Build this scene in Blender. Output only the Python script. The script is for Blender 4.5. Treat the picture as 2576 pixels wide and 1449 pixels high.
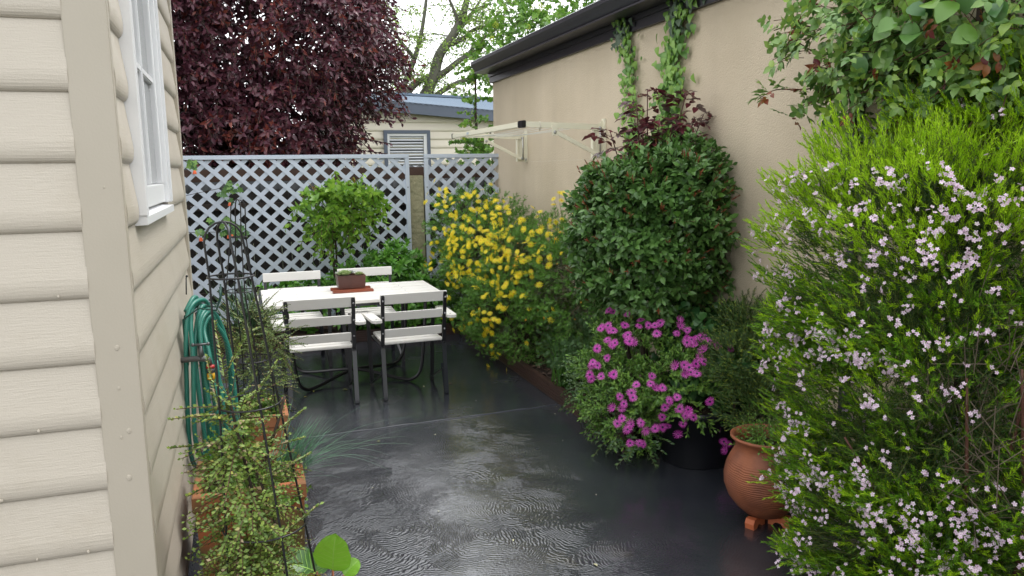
import bpy, bmesh, math, random
import numpy as np
from mathutils import Vector, Matrix, Euler
R = math.radians
PI = math.pi
sc = bpy.context.scene
for o in list(bpy.data.objects): bpy.data.objects.remove(o)
COL = sc.collection
rng = np.random.default_rng(7)
random.seed(7)

# ---------------------------------------------------------------- camera
cd = bpy.data.cameras.new('camera'); cam = bpy.data.objects.new('camera', cd); COL.objects.link(cam)
sc.camera = cam
cd.sensor_width = 36; cd.lens = 36 * 1950 / 2576
cd.clip_start = 0.05; cd.clip_end = 2000
yaw, pitch, roll = R(18.9), R(8.7), R(0.85)
F = Vector((math.sin(yaw) * math.cos(pitch), math.cos(yaw) * math.cos(pitch), -math.sin(pitch)))
R0 = Vector((math.cos(yaw), -math.sin(yaw), 0)); U0 = R0.cross(F)
RR = R0 * math.cos(roll) - U0 * math.sin(roll); UU = U0 * math.cos(roll) + R0 * math.sin(roll)
cam.matrix_world = Matrix(((RR.x, UU.x, -F.x, 0), (RR.y, UU.y, -F.y, 0), (RR.z, UU.z, -F.z, 1.65), (0, 0, 0, 1)))

# ---------------------------------------------------------------- world, sun, exposure
w = bpy.data.worlds.new('World'); sc.world = w; w.use_nodes = True
nt = w.node_tree; nt.nodes.clear()
SUN_EL, SUN_ROT = R(62), R(80)
sky = nt.nodes.new('ShaderNodeTexSky'); sky.sky_type = 'NISHITA'; sky.sun_disc = False
sky.sun_elevation = SUN_EL; sky.sun_rotation = SUN_ROT; sky.air_density = 1.0; sky.dust_density = 1.0; sky.ozone_density = 1.0
hs = nt.nodes.new('ShaderNodeHueSaturation'); hs.inputs['Saturation'].default_value = 0.22
bgn = nt.nodes.new('ShaderNodeBackground'); bgn.inputs['Strength'].default_value = 0.12
wo = nt.nodes.new('ShaderNodeOutputWorld')
nt.links.new(sky.outputs[0], hs.inputs['Color']); mxr = nt.nodes.new('ShaderNodeMix'); mxr.data_type = 'RGBA'; mxr.inputs[0].default_value = .72
mxr.inputs[7].default_value = (11.6, 11.7, 11.9, 1)     # the white cloud deck over the clear sky
nt.links.new(hs.outputs[0], mxr.inputs[6]); nt.links.new(mxr.outputs[2], bgn.inputs[0]); nt.links.new(bgn.outputs[0], wo.inputs[0])
sl = bpy.data.lights.new('sun', 'SUN'); so = bpy.data.objects.new('sun', sl); COL.objects.link(so)
sl.energy = 1.0; sl.angle = R(25); sl.color = (1, 0.97, 0.93)
sd = Vector((math.sin(SUN_ROT) * math.cos(SUN_EL), math.cos(SUN_ROT) * math.cos(SUN_EL), math.sin(SUN_EL)))
so.rotation_euler = sd.to_track_quat('Z', 'Y').to_euler()
sc.view_settings.view_transform = 'Standard'; sc.view_settings.look = 'None'
sc.view_settings.exposure = 1.03; sc.view_settings.gamma = 1
sc.cycles.caustics_reflective = False; sc.cycles.caustics_refractive = False
w.cycles.sampling_method = 'MANUAL'; w.cycles.sample_map_resolution = 256
sc.cycles.max_bounces = 6; sc.cycles.diffuse_bounces = 3; sc.cycles.glossy_bounces = 3
sc.cycles.transmission_bounces = 4; sc.cycles.transparent_max_bounces = 6

# ---------------------------------------------------------------- materials
def mat(name, col, rough=.6, spec=.5, metal=0., noise=None, bump=None, coat=0., custom=None):
    """noise=(scale, amount, col2), bump=(scale, strength, distance)"""
    m = bpy.data.materials.new(name); m.use_nodes = True
    n = m.node_tree; b = n.nodes['Principled BSDF']
    b.inputs['Base Color'].default_value = (*col, 1); b.inputs['Roughness'].default_value = rough
    b.inputs['Metallic'].default_value = metal; b.inputs['Specular IOR Level'].default_value = spec
    b.inputs['Coat Weight'].default_value = coat
    tc = n.nodes.new('ShaderNodeTexCoord')
    if noise:
        t = n.nodes.new('ShaderNodeTexNoise'); t.inputs['Scale'].default_value = noise[0]; t.inputs['Detail'].default_value = 6
        n.links.new(tc.outputs['Object'], t.inputs['Vector'])
        cr = n.nodes.new('ShaderNodeValToRGB'); cr.color_ramp.elements[0].position = .5 - noise[1]; cr.color_ramp.elements[1].position = .5 + noise[1]
        cr.color_ramp.elements[0].color = (*noise[2], 1); cr.color_ramp.elements[1].color = (*col, 1)
        n.links.new(t.outputs[0], cr.inputs[0]); n.links.new(cr.outputs[0], b.inputs['Base Color'])
    if bump:
        t = n.nodes.new('ShaderNodeTexNoise'); t.inputs['Scale'].default_value = bump[0]; t.inputs['Detail'].default_value = 4
        n.links.new(tc.outputs['Object'], t.inputs['Vector'])
        bp = n.nodes.new('ShaderNodeBump'); bp.inputs['Strength'].default_value = bump[1]; bp.inputs['Distance'].default_value = bump[2]
        n.links.new(t.outputs[0], bp.inputs['Height']); n.links.new(bp.outputs[0], b.inputs['Normal'])
    if custom: custom(n, b, tc)
    return m

def leafmat(name, cols, rough=.4, trans=.25, spec=.5):
    m = bpy.data.materials.new(name); m.use_nodes = True
    n = m.node_tree; b = n.nodes['Principled BSDF']; out = n.nodes['Material Output']
    g = n.nodes.new('ShaderNodeNewGeometry'); cr = n.nodes.new('ShaderNodeValToRGB')
    n.links.new(g.outputs['Random Per Island'], cr.inputs[0])
    e = cr.color_ramp.elements
    k = len(cols)
    e[0].position = 0; e[0].color = (*cols[0], 1); e[1].position = 1; e[1].color = (*cols[-1], 1)
    for i in range(1, k - 1):
        q = e.new(i / (k - 1)); q.color = (*cols[i], 1)
    b.inputs['Roughness'].default_value = rough; b.inputs['Specular IOR Level'].default_value = spec
    n.links.new(cr.outputs[0], b.inputs['Base Color'])
    if trans > 0:
        t = n.nodes.new('ShaderNodeBsdfTranslucent'); mx = n.nodes.new('ShaderNodeMixShader'); mx.inputs[0].default_value = trans
        n.links.new(cr.outputs[0], t.inputs[0]); n.links.new(b.outputs[0], mx.inputs[1]); n.links.new(t.outputs[0], mx.inputs[2])
        n.links.new(mx.outputs[0], out.inputs[0])
    return m

# ---------------------------------------------------------------- object helpers
def tag(o, label=None, cat=None, group=None, kind=None):
    if label: o['label'] = label
    if cat: o['category'] = cat
    if group: o['group'] = group
    if kind: o['kind'] = kind
    return o
def empty(name, loc=(0, 0, 0), rz=0, **k):
    o = bpy.data.objects.new(name, None); COL.objects.link(o); o.location = loc; o.rotation_euler.z = rz
    o.empty_display_size = .1
    return tag(o, **k)
def link(name, me, mats, parent=None, smooth=False):
    for m in (mats if isinstance(mats, (list, tuple)) else [mats]): me.materials.append(m)
    if smooth: me.polygons.foreach_set('use_smooth', [True] * len(me.polygons))
    o = bpy.data.objects.new(name, me); COL.objects.link(o)
    if parent is not None: o.parent = parent
    return o
def copy_tree(o, parent=None):
    c = o.copy(); COL.objects.link(c)
    if parent is not None: c.parent = parent
    for ch in [x for x in bpy.data.objects if x.parent == o and x != c]: copy_tree(ch, c)
    return c

class MB:
    def __init__(s): s.v = []; s.f = []; s.m = []; s.mi = 0
    def add(s, vs, fs):
        b = len(s.v); s.v += [tuple(x) for x in vs]
        for f in fs: s.f.append([b + i for i in f]); s.m.append(s.mi)
        return s
    def box(s, x0, x1, y0, y1, z0, z1):
        return s.add([(x0, y0, z0), (x1, y0, z0), (x1, y1, z0), (x0, y1, z0), (x0, y0, z1), (x1, y0, z1), (x1, y1, z1), (x0, y1, z1)],
              [(0, 3, 2, 1), (4, 5, 6, 7), (0, 1, 5, 4), (1, 2, 6, 5), (2, 3, 7, 6), (3, 0, 4, 7)])
    def bbox(s, x0, x1, y0, y1, z0, z1, b=.004):
        bm = bmesh.new(); bmesh.ops.create_cube(bm, size=1)
        for v in bm.verts: v.co = Vector(((x0 + x1) / 2 + v.co.x * (x1 - x0), (y0 + y1) / 2 + v.co.y * (y1 - y0), (z0 + z1) / 2 + v.co.z * (z1 - z0)))
        bmesh.ops.bevel(bm, geom=list(bm.edges), offset=b, segments=2, affect='EDGES')
        bm.verts.index_update()
        s.add([v.co for v in bm.verts], [[v.index for v in f.verts] for f in bm.faces]); bm.free(); return s
    def bar(s, p, q, wx, wy, up=(0, 0, 1)):
        p = Vector(p); q = Vector(q); d = (q - p).normalized(); u = Vector(up)
        if abs(d.dot(u)) > .99: u = Vector((0, 1, 0))
        a = d.cross(u).normalized() * wx / 2; b = a.cross(d).normalized() * wy / 2
        return s.add([p - a - b, p + a - b, p + a + b, p - a + b, q - a - b, q + a - b, q + a + b, q - a + b],
              [(0, 3, 2, 1), (4, 5, 6, 7), (0, 1, 5, 4), (1, 2, 6, 5), (2, 3, 7, 6), (3, 0, 4, 7)])
    def tube(s, pts, r, n=8, closed=False):
        pts = [Vector(p) for p in pts]; N = len(pts)
        rs = r if isinstance(r, (list, tuple)) else [r] * N
        vs = []; ref = None
        for i, p in enumerate(pts):
            if closed: t = pts[(i + 1) % N] - pts[i - 1]
            else: t = pts[min(i + 1, N - 1)] - pts[max(i - 1, 0)]
            t.normalize()
            if ref is None: ref = t.orthogonal().normalized()
            ref = (ref - t * ref.dot(t)).normalized(); b = t.cross(ref)
            for k in range(n):
                a = 2 * PI * k / n; vs.append(p + (ref * math.cos(a) + b * math.sin(a)) * rs[i])
        fs = []
        for i in range(N if closed else N - 1):
            j = (i + 1) % N
            for k in range(n): fs.append((i * n + k, i * n + (k + 1) % n, j * n + (k + 1) % n, j * n + k))
        if not closed: fs += [tuple(range(n))[::-1], tuple((N - 1) * n + k for k in range(n))]
        return s.add(vs, fs)
    def lathe(s, prof, c=(0, 0, 0), n=48, wob=0):
        vs = []
        for j, (r, z) in enumerate(prof):
            for k in range(n):
                a = 2 * PI * k / n; vs.append((c[0] + r * math.cos(a), c[1] + r * math.sin(a), c[2] + z))
        fs = []
        for j in range(len(prof) - 1):
            for k in range(n): fs.append((j * n + k, j * n + (k + 1) % n, (j + 1) * n + (k + 1) % n, (j + 1) * n + k))
        return s.add(vs, fs)
    def prism(s, poly, d0, d1, f):
        """poly 2d points, f(u,v,d)->3d"""
        n = len(poly)
        vs = [f(u, v, d0) for u, v in poly] + [f(u, v, d1) for u, v in poly]
        return s.add(vs, [tuple(range(n))[::-1], tuple(range(n, 2 * n))] + [(i, (i + 1) % n, n + (i + 1) % n, n + i) for i in range(n)])
    def sphere(s, c, r, n=8, m=6, sc3=(1, 1, 1)):
        prof = [(max(math.sin(PI * j / m), .02) * r, -math.cos(PI * j / m) * r) for j in range(m + 1)]
        b = len(s.v); s.lathe(prof, (0, 0, 0), n)
        for i in range(b, len(s.v)):
            x, y, z = s.v[i]; s.v[i] = (c[0] + x * sc3[0], c[1] + y * sc3[1], c[2] + z * sc3[2])
        return s
    def build(s, name, mats, parent=None, smooth=False, fix=True):
        me = bpy.data.meshes.new(name); me.from_pydata(s.v, [], s.f)
        me.polygons.foreach_set('material_index', s.m)
        if fix:
            bm = bmesh.new(); bm.from_mesh(me); bmesh.ops.recalc_face_normals(bm, faces=bm.faces); bm.to_mesh(me); bm.free()
        o = link(name, me, mats, parent, smooth)
        return o

def smooth_path(pts, n=8, closed=False):
    P = [Vector(p) for p in pts]; N = len(P); out = []
    for i in range(N if closed else N - 1):
        if closed: a, b, c, d = P[i - 1], P[i], P[(i + 1) % N], P[(i + 2) % N]
        else: a, b, c, d = P[max(i - 1, 0)], P[i], P[i + 1], P[min(i + 2, N - 1)]
        for k in range(n):
            t = k / n
            out.append(.5 * ((2 * b) + (c - a) * t + (2 * a - 5 * b + 4 * c - d) * t * t + (3 * b - a - 3 * c + d) * t ** 3))
    if not closed: out.append(P[-1])
    return out

# ---------------------------------------------------------------- vegetation generators (numpy)
def nrm(a): return a / np.maximum(np.linalg.norm(a, axis=-1, keepdims=True), 1e-9)
def rand_dir(n):
    return nrm(rng.normal(size=(n, 3)))
def tpl_rows(rows, fold=.12):
    """rows (l, halfwidth, h): a leaf with a midrib; returns verts, quads, matidx"""
    v = []; q = []
    for l, hw, h in rows: v += [(-hw, l, h + hw * fold * 2), (0, l, h), (hw, l, h + hw * fold * 2)]
    for i in range(len(rows) - 1):
        a = 3 * i; q += [(a, a + 1, a + 4, a + 3), (a + 1, a + 2, a + 5, a + 4)]
    return np.array(v, float), np.array(q), np.zeros(len(q), int)
T_OV = tpl_rows([(0, .015, 0), (.28, .2, .05), (.62, .19, .03), (1, .01, -.08)])
T_OVW = tpl_rows([(0, .02, 0), (.25, .25, .05), (.6, .25, .03), (1, .01, -.1)])
T_ROUND = tpl_rows([(0, .03, 0), (.18, .27, .04), (.5, .38, .05), (.8, .27, .0), (1, .03, -.06)])
T_LANCE = tpl_rows([(0, .01, 0), (.35, .11, .06), (.7, .085, .0), (1, .005, -.15)])
T_BIG = tpl_rows([(0, .03, 0), (.12, .24, .05), (.35, .4, .1), (.62, .38, .08), (.85, .22, .0), (1, .02, -.08)])
T_SMALL = (np.array([(0, 0, 0), (.3, .5, .1), (0, 1, -.04), (-.3, .5, .1), (0, .5, 0)], float), np.array([(0, 1, 2, 4), (0, 4, 2, 3)]), np.zeros(2, int))
T_NEEDLE = (np.array([(0, 0, 0), (.1, .45, .02), (0, 1, 0), (-.1, .45, .02)], float), np.array([(0, 1, 2, 3)]), np.zeros(1, int))
T_HEART = tpl_rows([(-.12, .3, .03), (.12, .46, .05), (.4, .36, .05), (.7, .2, .0), (1, .02, -.1)])
def tpl_lobed():
    pts = [(0, 0), (.28, -.12), (.5, .1), (.34, .3), (.52, .55), (.26, .58), (0, 1), (-.26, .58), (-.52, .55), (-.34, .3), (-.5, .1), (-.28, -.12)]
    v = [(0, .35, -.03)] + [(x, y, abs(x) * .15) for x, y in pts]
    q = [(0, 1 + i, 1 + (i + 1) % 12, 1 + (i + 2) % 12) for i in range(0, 12, 2)]
    return np.array(v, float), np.array(q), np.zeros(len(q), int)
T_LOBED = tpl_lobed()
def tpl_cut():
    v = []; q = []
    def lobe(x0, y0, ang, L, W):
        b = len(v); c, s = math.sin(ang), math.cos(ang)
        for (a, p) in ((-W, 0), (W, 0), (W * .7, L * .6), (0, L)) if False else ((0, 0), (W, L * .5), (0, L), (-W, L * .5)):
            v.append((x0 + a * s + p * c, y0 - a * c + p * s, .05 * p))
        q.append((b, b + 1, b + 2, b + 3))
    lobe(0, 0, 0, 1, .05)
    for y, L in ((.3, .38), (.5, .42), (.7, .32)):
        lobe(0, y, .9, L, .055); lobe(0, y, -.9, L, .055)
    return np.array(v, float), np.array(q), np.zeros(len(q), int)
T_CUT = tpl_cut()
def tpl_daisy(n, w, droop, cen, cz=.06, lift=0):
    """flower of unit diameter facing +h; petals mat 0, centre mat 1"""
    v = []; q = []; m = []
    for i in range(n):
        a = 2 * PI * i / n; b = len(v); j = 1 + .12 * math.sin(i * 5.3)
        for rr, ww, h in ((cen * .6, w * .35, 0), (.3 * j, w, lift - droop * .35), (.5 * j, w * .45, lift * 1.6 - droop)):
            for sgn in (-1, 1):
                v.append((rr * math.cos(a) - sgn * ww * math.sin(a), rr * math.sin(a) + sgn * ww * math.cos(a), h + .015 * (i % 2)))
        q += [(b, b + 1, b + 3, b + 2), (b + 2, b + 3, b + 5, b + 4)]; m += [0, 0]
    b = len(v); v.append((0, 0, cz + .02))
    for k in range(8): v.append((cen * math.cos(k * PI / 4), cen * math.sin(k * PI / 4), cz * .55))
    for k in range(0, 8, 2): q.append((b, b + 1 + k, b + 1 + (k + 1) % 8, b + 1 + (k + 2) % 8)); m.append(1)
    b = len(v)
    for k in range(8): v.append((cen * .9 * math.cos(k * PI / 4), cen * .9 * math.sin(k * PI / 4), -.02))
    v.append((0, 0, -.1))
    for k in range(0, 8, 2): q.append((b + 8, b + (k + 2) % 8, b + (k + 1) % 8, b + k)); m.append(2)
    return np.array(v, float), np.array(q), np.array(m)

def cloud_mesh(name, parts):
    """parts: list of (template, P, D, N, size, matoffset or per-leaf array)"""
    VS = []; QS = []; MS = []; base = 0
    for tpl, P, D, N, size, mo in parts:
        if len(P) == 0: continue
        tv, tq, tm = tpl; n = len(P)
        D = nrm(D); S = nrm(np.cross(D, N)); Nn = np.cross(S, D)
        size = np.broadcast_to(np.asarray(size, float), (n,))[:, None, None]
        V = P[:, None, :] + size * (tv[None, :, 0:1] * S[:, None] + tv[None, :, 1:2] * D[:, None] + tv[None, :, 2:3] * Nn[:, None])
        VS.append(V.reshape(-1, 3))
        q = tq[None] + (base + np.arange(n) * len(tv))[:, None, None]; QS.append(q.reshape(-1, 4))
        mo = np.broadcast_to(np.asarray(mo), (n,)); MS.append((tm[None] + mo[:, None]).reshape(-1))
        base += n * len(tv)
    V = np.concatenate(VS).astype(np.float32); Q = np.concatenate(QS).astype(np.int32); M = np.concatenate(MS).astype(np.int32)
    me = bpy.data.meshes.new(name); me.vertices.add(len(V)); me.vertices.foreach_set('co', V.ravel())
    me.loops.add(len(Q) * 4); me.loops.foreach_set('vertex_index', Q.ravel())
    me.polygons.add(len(Q)); me.polygons.foreach_set('loop_start', np.arange(0, len(Q) * 4, 4, dtype=np.int32))
    me.polygons.foreach_set('material_index', M); me.polygons.foreach_set('use_smooth', np.ones(len(Q), bool))
    me.update(calc_edges=True); return me
def cloud(name, parts, mats, parent=None): return link(name, cloud_mesh(name, parts), mats, parent)
def stems_part(A, B, r, mo=0):
    """thin 3 sided sticks from A to B as cloud part; r relative thickness via template scaled to length"""
    L = np.linalg.norm(B - A, axis=1); out = []
    keep = L > 1e-5; A, B, L = A[keep], B[keep], L[keep]
    k = r / np.median(L)
    v = []; q = []
    for l in (0, 1):
        for i in range(3): v.append((k * math.cos(2.094 * i), l, k * math.sin(2.094 * i)))
    q = [(0, 1, 4, 3), (1, 2, 5, 4), (2, 0, 3, 5)]
    return ((np.array(v), np.array(q), np.zeros(3, int)), A, B - A, rand_dir(len(A)), L, mo)
def blob(n, ells, inner=.7, lump=.1, cut=True, freq=4., box=1.):
    C = np.array([e[0] for e in ells], float); Rd = np.array([e[1] for e in ells], float)
    area = np.array([(a * b + b * c + a * c) for a, b, c in Rd]); area /= area.sum()
    P = np.zeros((0, 3)); NN = np.zeros((0, 3))
    for _ in range(12):
        m = int(n * 1.6) + 20
        k = rng.choice(len(ells), m, p=area); u = rand_dir(m)
        r = inner + (1 - inner) * rng.random(m) ** .6
        r = r * (1 + lump * (np.sin(u[:, 0] * freq + k) * np.sin(u[:, 1] * freq * 1.3 + 2 * k) + np.sin(u[:, 2] * freq * 1.7 + u[:, 0] * freq)))
        ub = np.sign(u) * np.abs(u) ** box; p = C[k] + Rd[k] * ub * r[:, None]; nn = nrm(u / Rd[k])
        if cut and len(ells) > 1:
            ok = np.ones(m, bool)
            for j in range(len(ells)):
                dj = np.linalg.norm((p - C[j]) / Rd[j], axis=1); ok &= ~((dj < inner - .05) & (k != j))
            p, nn = p[ok], nn[ok]
        P = np.concatenate([P, p]); NN = np.concatenate([NN, nn])
        if len(P) >= n: break
    return P[:n], NN[:n]
def sprigs(base, dr, length, k, leaf, ang=.9, t0=.15, sag=.1, mode='spiral', jit=.25, upmix=0., taper=.3):
    """returns leaf P, D, N, size, sprig index, and stem segments A, B"""
    n = len(base); dr = nrm(dr); length = np.broadcast_to(np.asarray(length, float), (n,))
    t = np.linspace(t0, 1, k)[None, :, None]; g = np.array([0, 0, -1.])
    def cur(tt): return base[:, None] + dr[:, None] * (length[:, None, None] * tt) + g * (length[:, None, None] * sag * tt ** 2)
    P = cur(t); T = nrm(dr[:, None] + g * 2 * sag * t)
    h = np.cross(dr, g) + 1e-3 * rand_dir(n); A = nrm(h)[:, None] * np.ones((1, k, 1)); B = np.cross(T, A)
    if mode == 'spiral': phi = np.arange(k) * 2.4 + rng.random((n, 1)) * 6.3
    elif mode == 'opp': phi = (np.arange(k) % 2) * PI + (np.arange(k) // 2 % 2) * PI / 2 + rng.random((n, 1)) * 6.3
    else: phi = (np.arange(k) % 2) * PI + rng.normal(0, .25, (n, k))
    phi = np.broadcast_to(phi, (n, k))[..., None]
    Rv = np.cos(phi) * A + np.sin(phi) * B
    a = (ang * (1 - .35 * t)) + rng.normal(0, .12, (n, k, 1))
    D = T * np.cos(a) + Rv * np.sin(a) + jit * rng.normal(0, .5, (n, k, 3)); N = T * np.sin(a) - Rv * np.cos(a)
    N = N + upmix * np.array([0, 0, 1.]) + jit * rng.normal(0, .3, (n, k, 3))
    s = leaf * (1 - taper * t[..., 0]) * rng.uniform(.75, 1.2, (n, k)) * np.ones((n, 1))
    tt = np.linspace(0, 1, 5)[None, :, None]; Q = cur(tt)
    idx = np.repeat(np.arange(n), k)
    return (P.reshape(-1, 3), D.reshape(-1, 3), N.reshape(-1, 3), s.reshape(-1), idx), (Q[:, :-1].reshape(-1, 3), Q[:, 1:].reshape(-1, 3))
def toward(P, d):
    v = np.array([0, 0, 1.65]) - P; return P + nrm(v) * d
def flower_parts(name, tpl, P, N, size, mats, parent, cap=100):
    """first `cap` flowers (nearest the path) as parts, the rest as one stuff part"""
    P = np.asarray(P, float); N = nrm(np.asarray(N, float)); order = np.argsort(np.linalg.norm(P + np.array(parent.location) - np.array([0, 0, 1.65]), axis=1)); P, N = P[order], N[order]
    size = np.broadcast_to(size, (len(P),))
    tpls = tpl if isinstance(tpl, list) else [tpl]; tpl = tpls[0]
    varis = [link_mesh_variant(name, t, mats) for t in tpls]
    for i in range(min(cap, len(P))):
        o = bpy.data.objects.new(name, varis[random.choice([0, 0, 0, 0] + list(range(len(varis))))]); COL.objects.link(o); o.parent = parent
        q = Vector(N[i]).to_track_quat('Z', 'Y') @ Euler((0, 0, random.random() * 6.3)).to_quaternion()
        o.matrix_local = Matrix.LocRotScale(Vector(P[i]), q, Vector([float(size[i])] * 3))
    if len(P) > cap:
        o = cloud(name + '_mass', [(tpl_swap(tpl), P[cap:], perp(N[cap:]), N[cap:], size[cap:], 0)], mats, parent); o['kind'] = 'stuff'
def tpl_swap(t): return t
def perp(N): return nrm(np.cross(N, rand_dir(len(N))))
def link_mesh_variant(name, tpl, mats):
    me = cloud_mesh(name, [(tpl, np.zeros((1, 3)), np.array([[0, 1., 0]]), np.array([[0, 0, 1.]]), 1., 0)])
    for m in mats: me.materials.append(m)
    return me
def branch_mesh(name, paths, m, parent, n=6):
    b = MB()
    for pts, r0, r1 in paths:
        sp = smooth_path(pts, 5); k = len(sp)
        b.tube(sp, [r0 + (r1 - r0) * i / (k - 1) for i in range(k)], n)
    return b.build(name, m, parent, smooth=True, fix=False)
# ================================================================ SETTING
# ---- ground
def m_ground(n, b, tc):
    pass
M_soil = mat('soil', (.045, .03, .022), .9, .2, noise=(6, .2, (.02, .014, .01)), bump=(30, .8, .03))
g = MB(); S = 600
g.add([(-S, -S, -.03), (S, -S, -.03), (S, S, -.03), (-S, S, -.03)], [(0, 1, 2, 3)])
tag(g.build('ground', mat('ground_grass', (.05, .085, .025), .9, noise=(3, .2, (.05, .045, .02)), bump=(20, .8, .05))), kind='structure')
# ---- wet painted concrete
def concrete(n, b, tc):
    L = n.links.new
    mp = n.nodes.new('ShaderNodeMapping'); L(tc.outputs['Object'], mp.inputs[0])
    wn = n.nodes.new('ShaderNodeTexNoise'); wn.inputs['Scale'].default_value = 2.2; wn.inputs['Detail'].default_value = 2
    L(mp.outputs[0], wn.inputs[0])
    ad = n.nodes.new('ShaderNodeVectorMath'); ad.operation = 'MULTIPLY_ADD'; L(wn.outputs['Color'], ad.inputs[0]); ad.inputs[1].default_value = (.28, .28, .28); L(mp.outputs[0], ad.inputs[2])
    vo = n.nodes.new('ShaderNodeTexVoronoi'); vo.voronoi_dimensions = '2D'; vo.inputs['Scale'].default_value = 2.3; L(ad.outputs[0], vo.inputs['Vector'])
    # arcs: sine of the distance to the (offset) cell point, broken up by noise
    n2 = n.nodes.new('ShaderNodeTexNoise'); n2.inputs['Scale'].default_value = 26; n2.inputs['Detail'].default_value = 3; L(mp.outputs[0], n2.inputs[0])
    ma = n.nodes.new('ShaderNodeMath'); ma.operation = 'MULTIPLY_ADD'; L(vo.outputs['Distance'], ma.inputs[0]); ma.inputs[1].default_value = 185
    mu = n.nodes.new('ShaderNodeMath'); mu.operation = 'MULTIPLY'; L(n2.outputs[0], mu.inputs[0]); mu.inputs[1].default_value = 15; L(mu.outputs[0], ma.inputs[2])
    si = n.nodes.new('ShaderNodeMath'); si.operation = 'SINE'; L(ma.outputs[0], si.inputs[0])
    # ridges are strong only in patches
    pn = n.nodes.new('ShaderNodeTexNoise'); pn.inputs['Scale'].default_value = 1.7; pn.inputs['Detail'].default_value = 3; L(mp.outputs[0], pn.inputs[0])
    pr = n.nodes.new('ShaderNodeMapRange'); L(pn.outputs[0], pr.inputs[0]); pr.inputs[1].default_value = .42; pr.inputs[2].default_value = .6; pr.inputs[3].default_value = .15; pr.inputs[4].default_value = 1.
    # smooth slab beyond the joint
    sp = n.nodes.new('ShaderNodeSeparateXYZ'); L(mp.outputs[0], sp.inputs[0])
    yr = n.nodes.new('ShaderNodeMapRange'); L(sp.outputs[1], yr.inputs[0]); yr.inputs[1].default_value = 4.6; yr.inputs[2].default_value = 4.95; yr.inputs[3].default_value = 1; yr.inputs[4].default_value = .12
    xr = n.nodes.new('ShaderNodeMapRange'); L(sp.outputs[0], xr.inputs[0]); xr.inputs[1].default_value = 1.1; xr.inputs[2].default_value = 1.8; xr.inputs[3].default_value = 1; xr.inputs[4].default_value = .15
    q1 = n.nodes.new('ShaderNodeMath'); q1.operation = 'MULTIPLY'; L(pr.outputs[0], q1.inputs[0]); L(yr.outputs[0], q1.inputs[1])
    q2 = n.nodes.new('ShaderNodeMath'); q2.operation = 'MULTIPLY'; L(q1.outputs[0], q2.inputs[0]); L(xr.outputs[0], q2.inputs[1])
    hm = n.nodes.new('ShaderNodeMath'); hm.operation = 'MULTIPLY'; L(si.outputs[0], hm.inputs[0]); L(q2.outputs[0], hm.inputs[1])
    n3 = n.nodes.new('ShaderNodeTexNoise'); n3.inputs['Scale'].default_value = 85; n3.inputs['Detail'].default_value = 3; L(mp.outputs[0], n3.inputs[0])
    n4 = n.nodes.new('ShaderNodeTexNoise'); n4.inputs['Scale'].default_value = 3.5; n4.inputs['Detail'].default_value = 2; L(mp.outputs[0], n4.inputs[0])
    h2 = n.nodes.new('ShaderNodeMath'); h2.operation = 'MULTIPLY_ADD'; L(n3.outputs[0], h2.inputs[0]); h2.inputs[1].default_value = .95; L(hm.outputs[0], h2.inputs[2])
    h3 = n.nodes.new('ShaderNodeMath'); h3.operation = 'MULTIPLY_ADD'; L(n4.outputs[0], h3.inputs[0]); h3.inputs[1].default_value = 7.; L(h2.outputs[0], h3.inputs[2])
    bp = n.nodes.new('ShaderNodeBump'); bp.inputs['Strength'].default_value = .55; bp.inputs['Distance'].default_value = .0017; L(h3.outputs[0], bp.inputs['Height']); L(bp.outputs[0], b.inputs['Normal'])
    b.inputs['Coat Weight'].default_value = .4; b.inputs['Coat Roughness'].default_value = .1; L(bp.outputs[0], b.inputs['Coat Normal'])
    # wetness
    rn = n.nodes.new('ShaderNodeTexNoise'); rn.inputs['Scale'].default_value = 2.6; rn.inputs['Detail'].default_value = 5; L(mp.outputs[0], rn.inputs[0])
    rr = n.nodes.new('ShaderNodeMapRange'); L(rn.outputs[0], rr.inputs[0]); rr.inputs[1].default_value = .35; rr.inputs[2].default_value = .65; rr.inputs[3].default_value = .1; rr.inputs[4].default_value = .28; L(rr.outputs[0], b.inputs['Roughness'])
    cn = n.nodes.new('ShaderNodeTexNoise'); cn.inputs['Scale'].default_value = 1.1; cn.inputs['Detail'].default_value = 8; cn.inputs['Roughness'].default_value = .65; L(mp.outputs[0], cn.inputs[0])
    cr = n.nodes.new('ShaderNodeValToRGB'); L(cn.outputs[0], cr.inputs[0]); e = cr.color_ramp.elements
    e[0].position = .3; e[0].color = (.018, .020, .026, 1); e[1].position = .62; e[1].color = (.036, .039, .047, 1)
    q = e.new(.72); q.color = (.055, .05, .038, 1)
    L(cr.outputs[0], b.inputs['Base Color'])
M_conc = mat('wet_concrete', (.03, .033, .04), .2, 1., custom=concrete)
g = MB(); g.box(-6, 2.9, -4, 7.5, -.028, .004)
tag(g.build('patio', M_conc), kind='structure')
jb = MB()
jp = [(-.3 + i * .1, 4.815 + i * .0035 + .004 * math.sin(i * 1.7), .0045) for i in range(24)]
jb.tube(jp, [.0055 + .002 * math.sin(i * 2.3) for i in range(24)], 6)
tag(jb.build('patio_joint', mat('joint', (.055, .06, .07), .35)), kind='structure')
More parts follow.
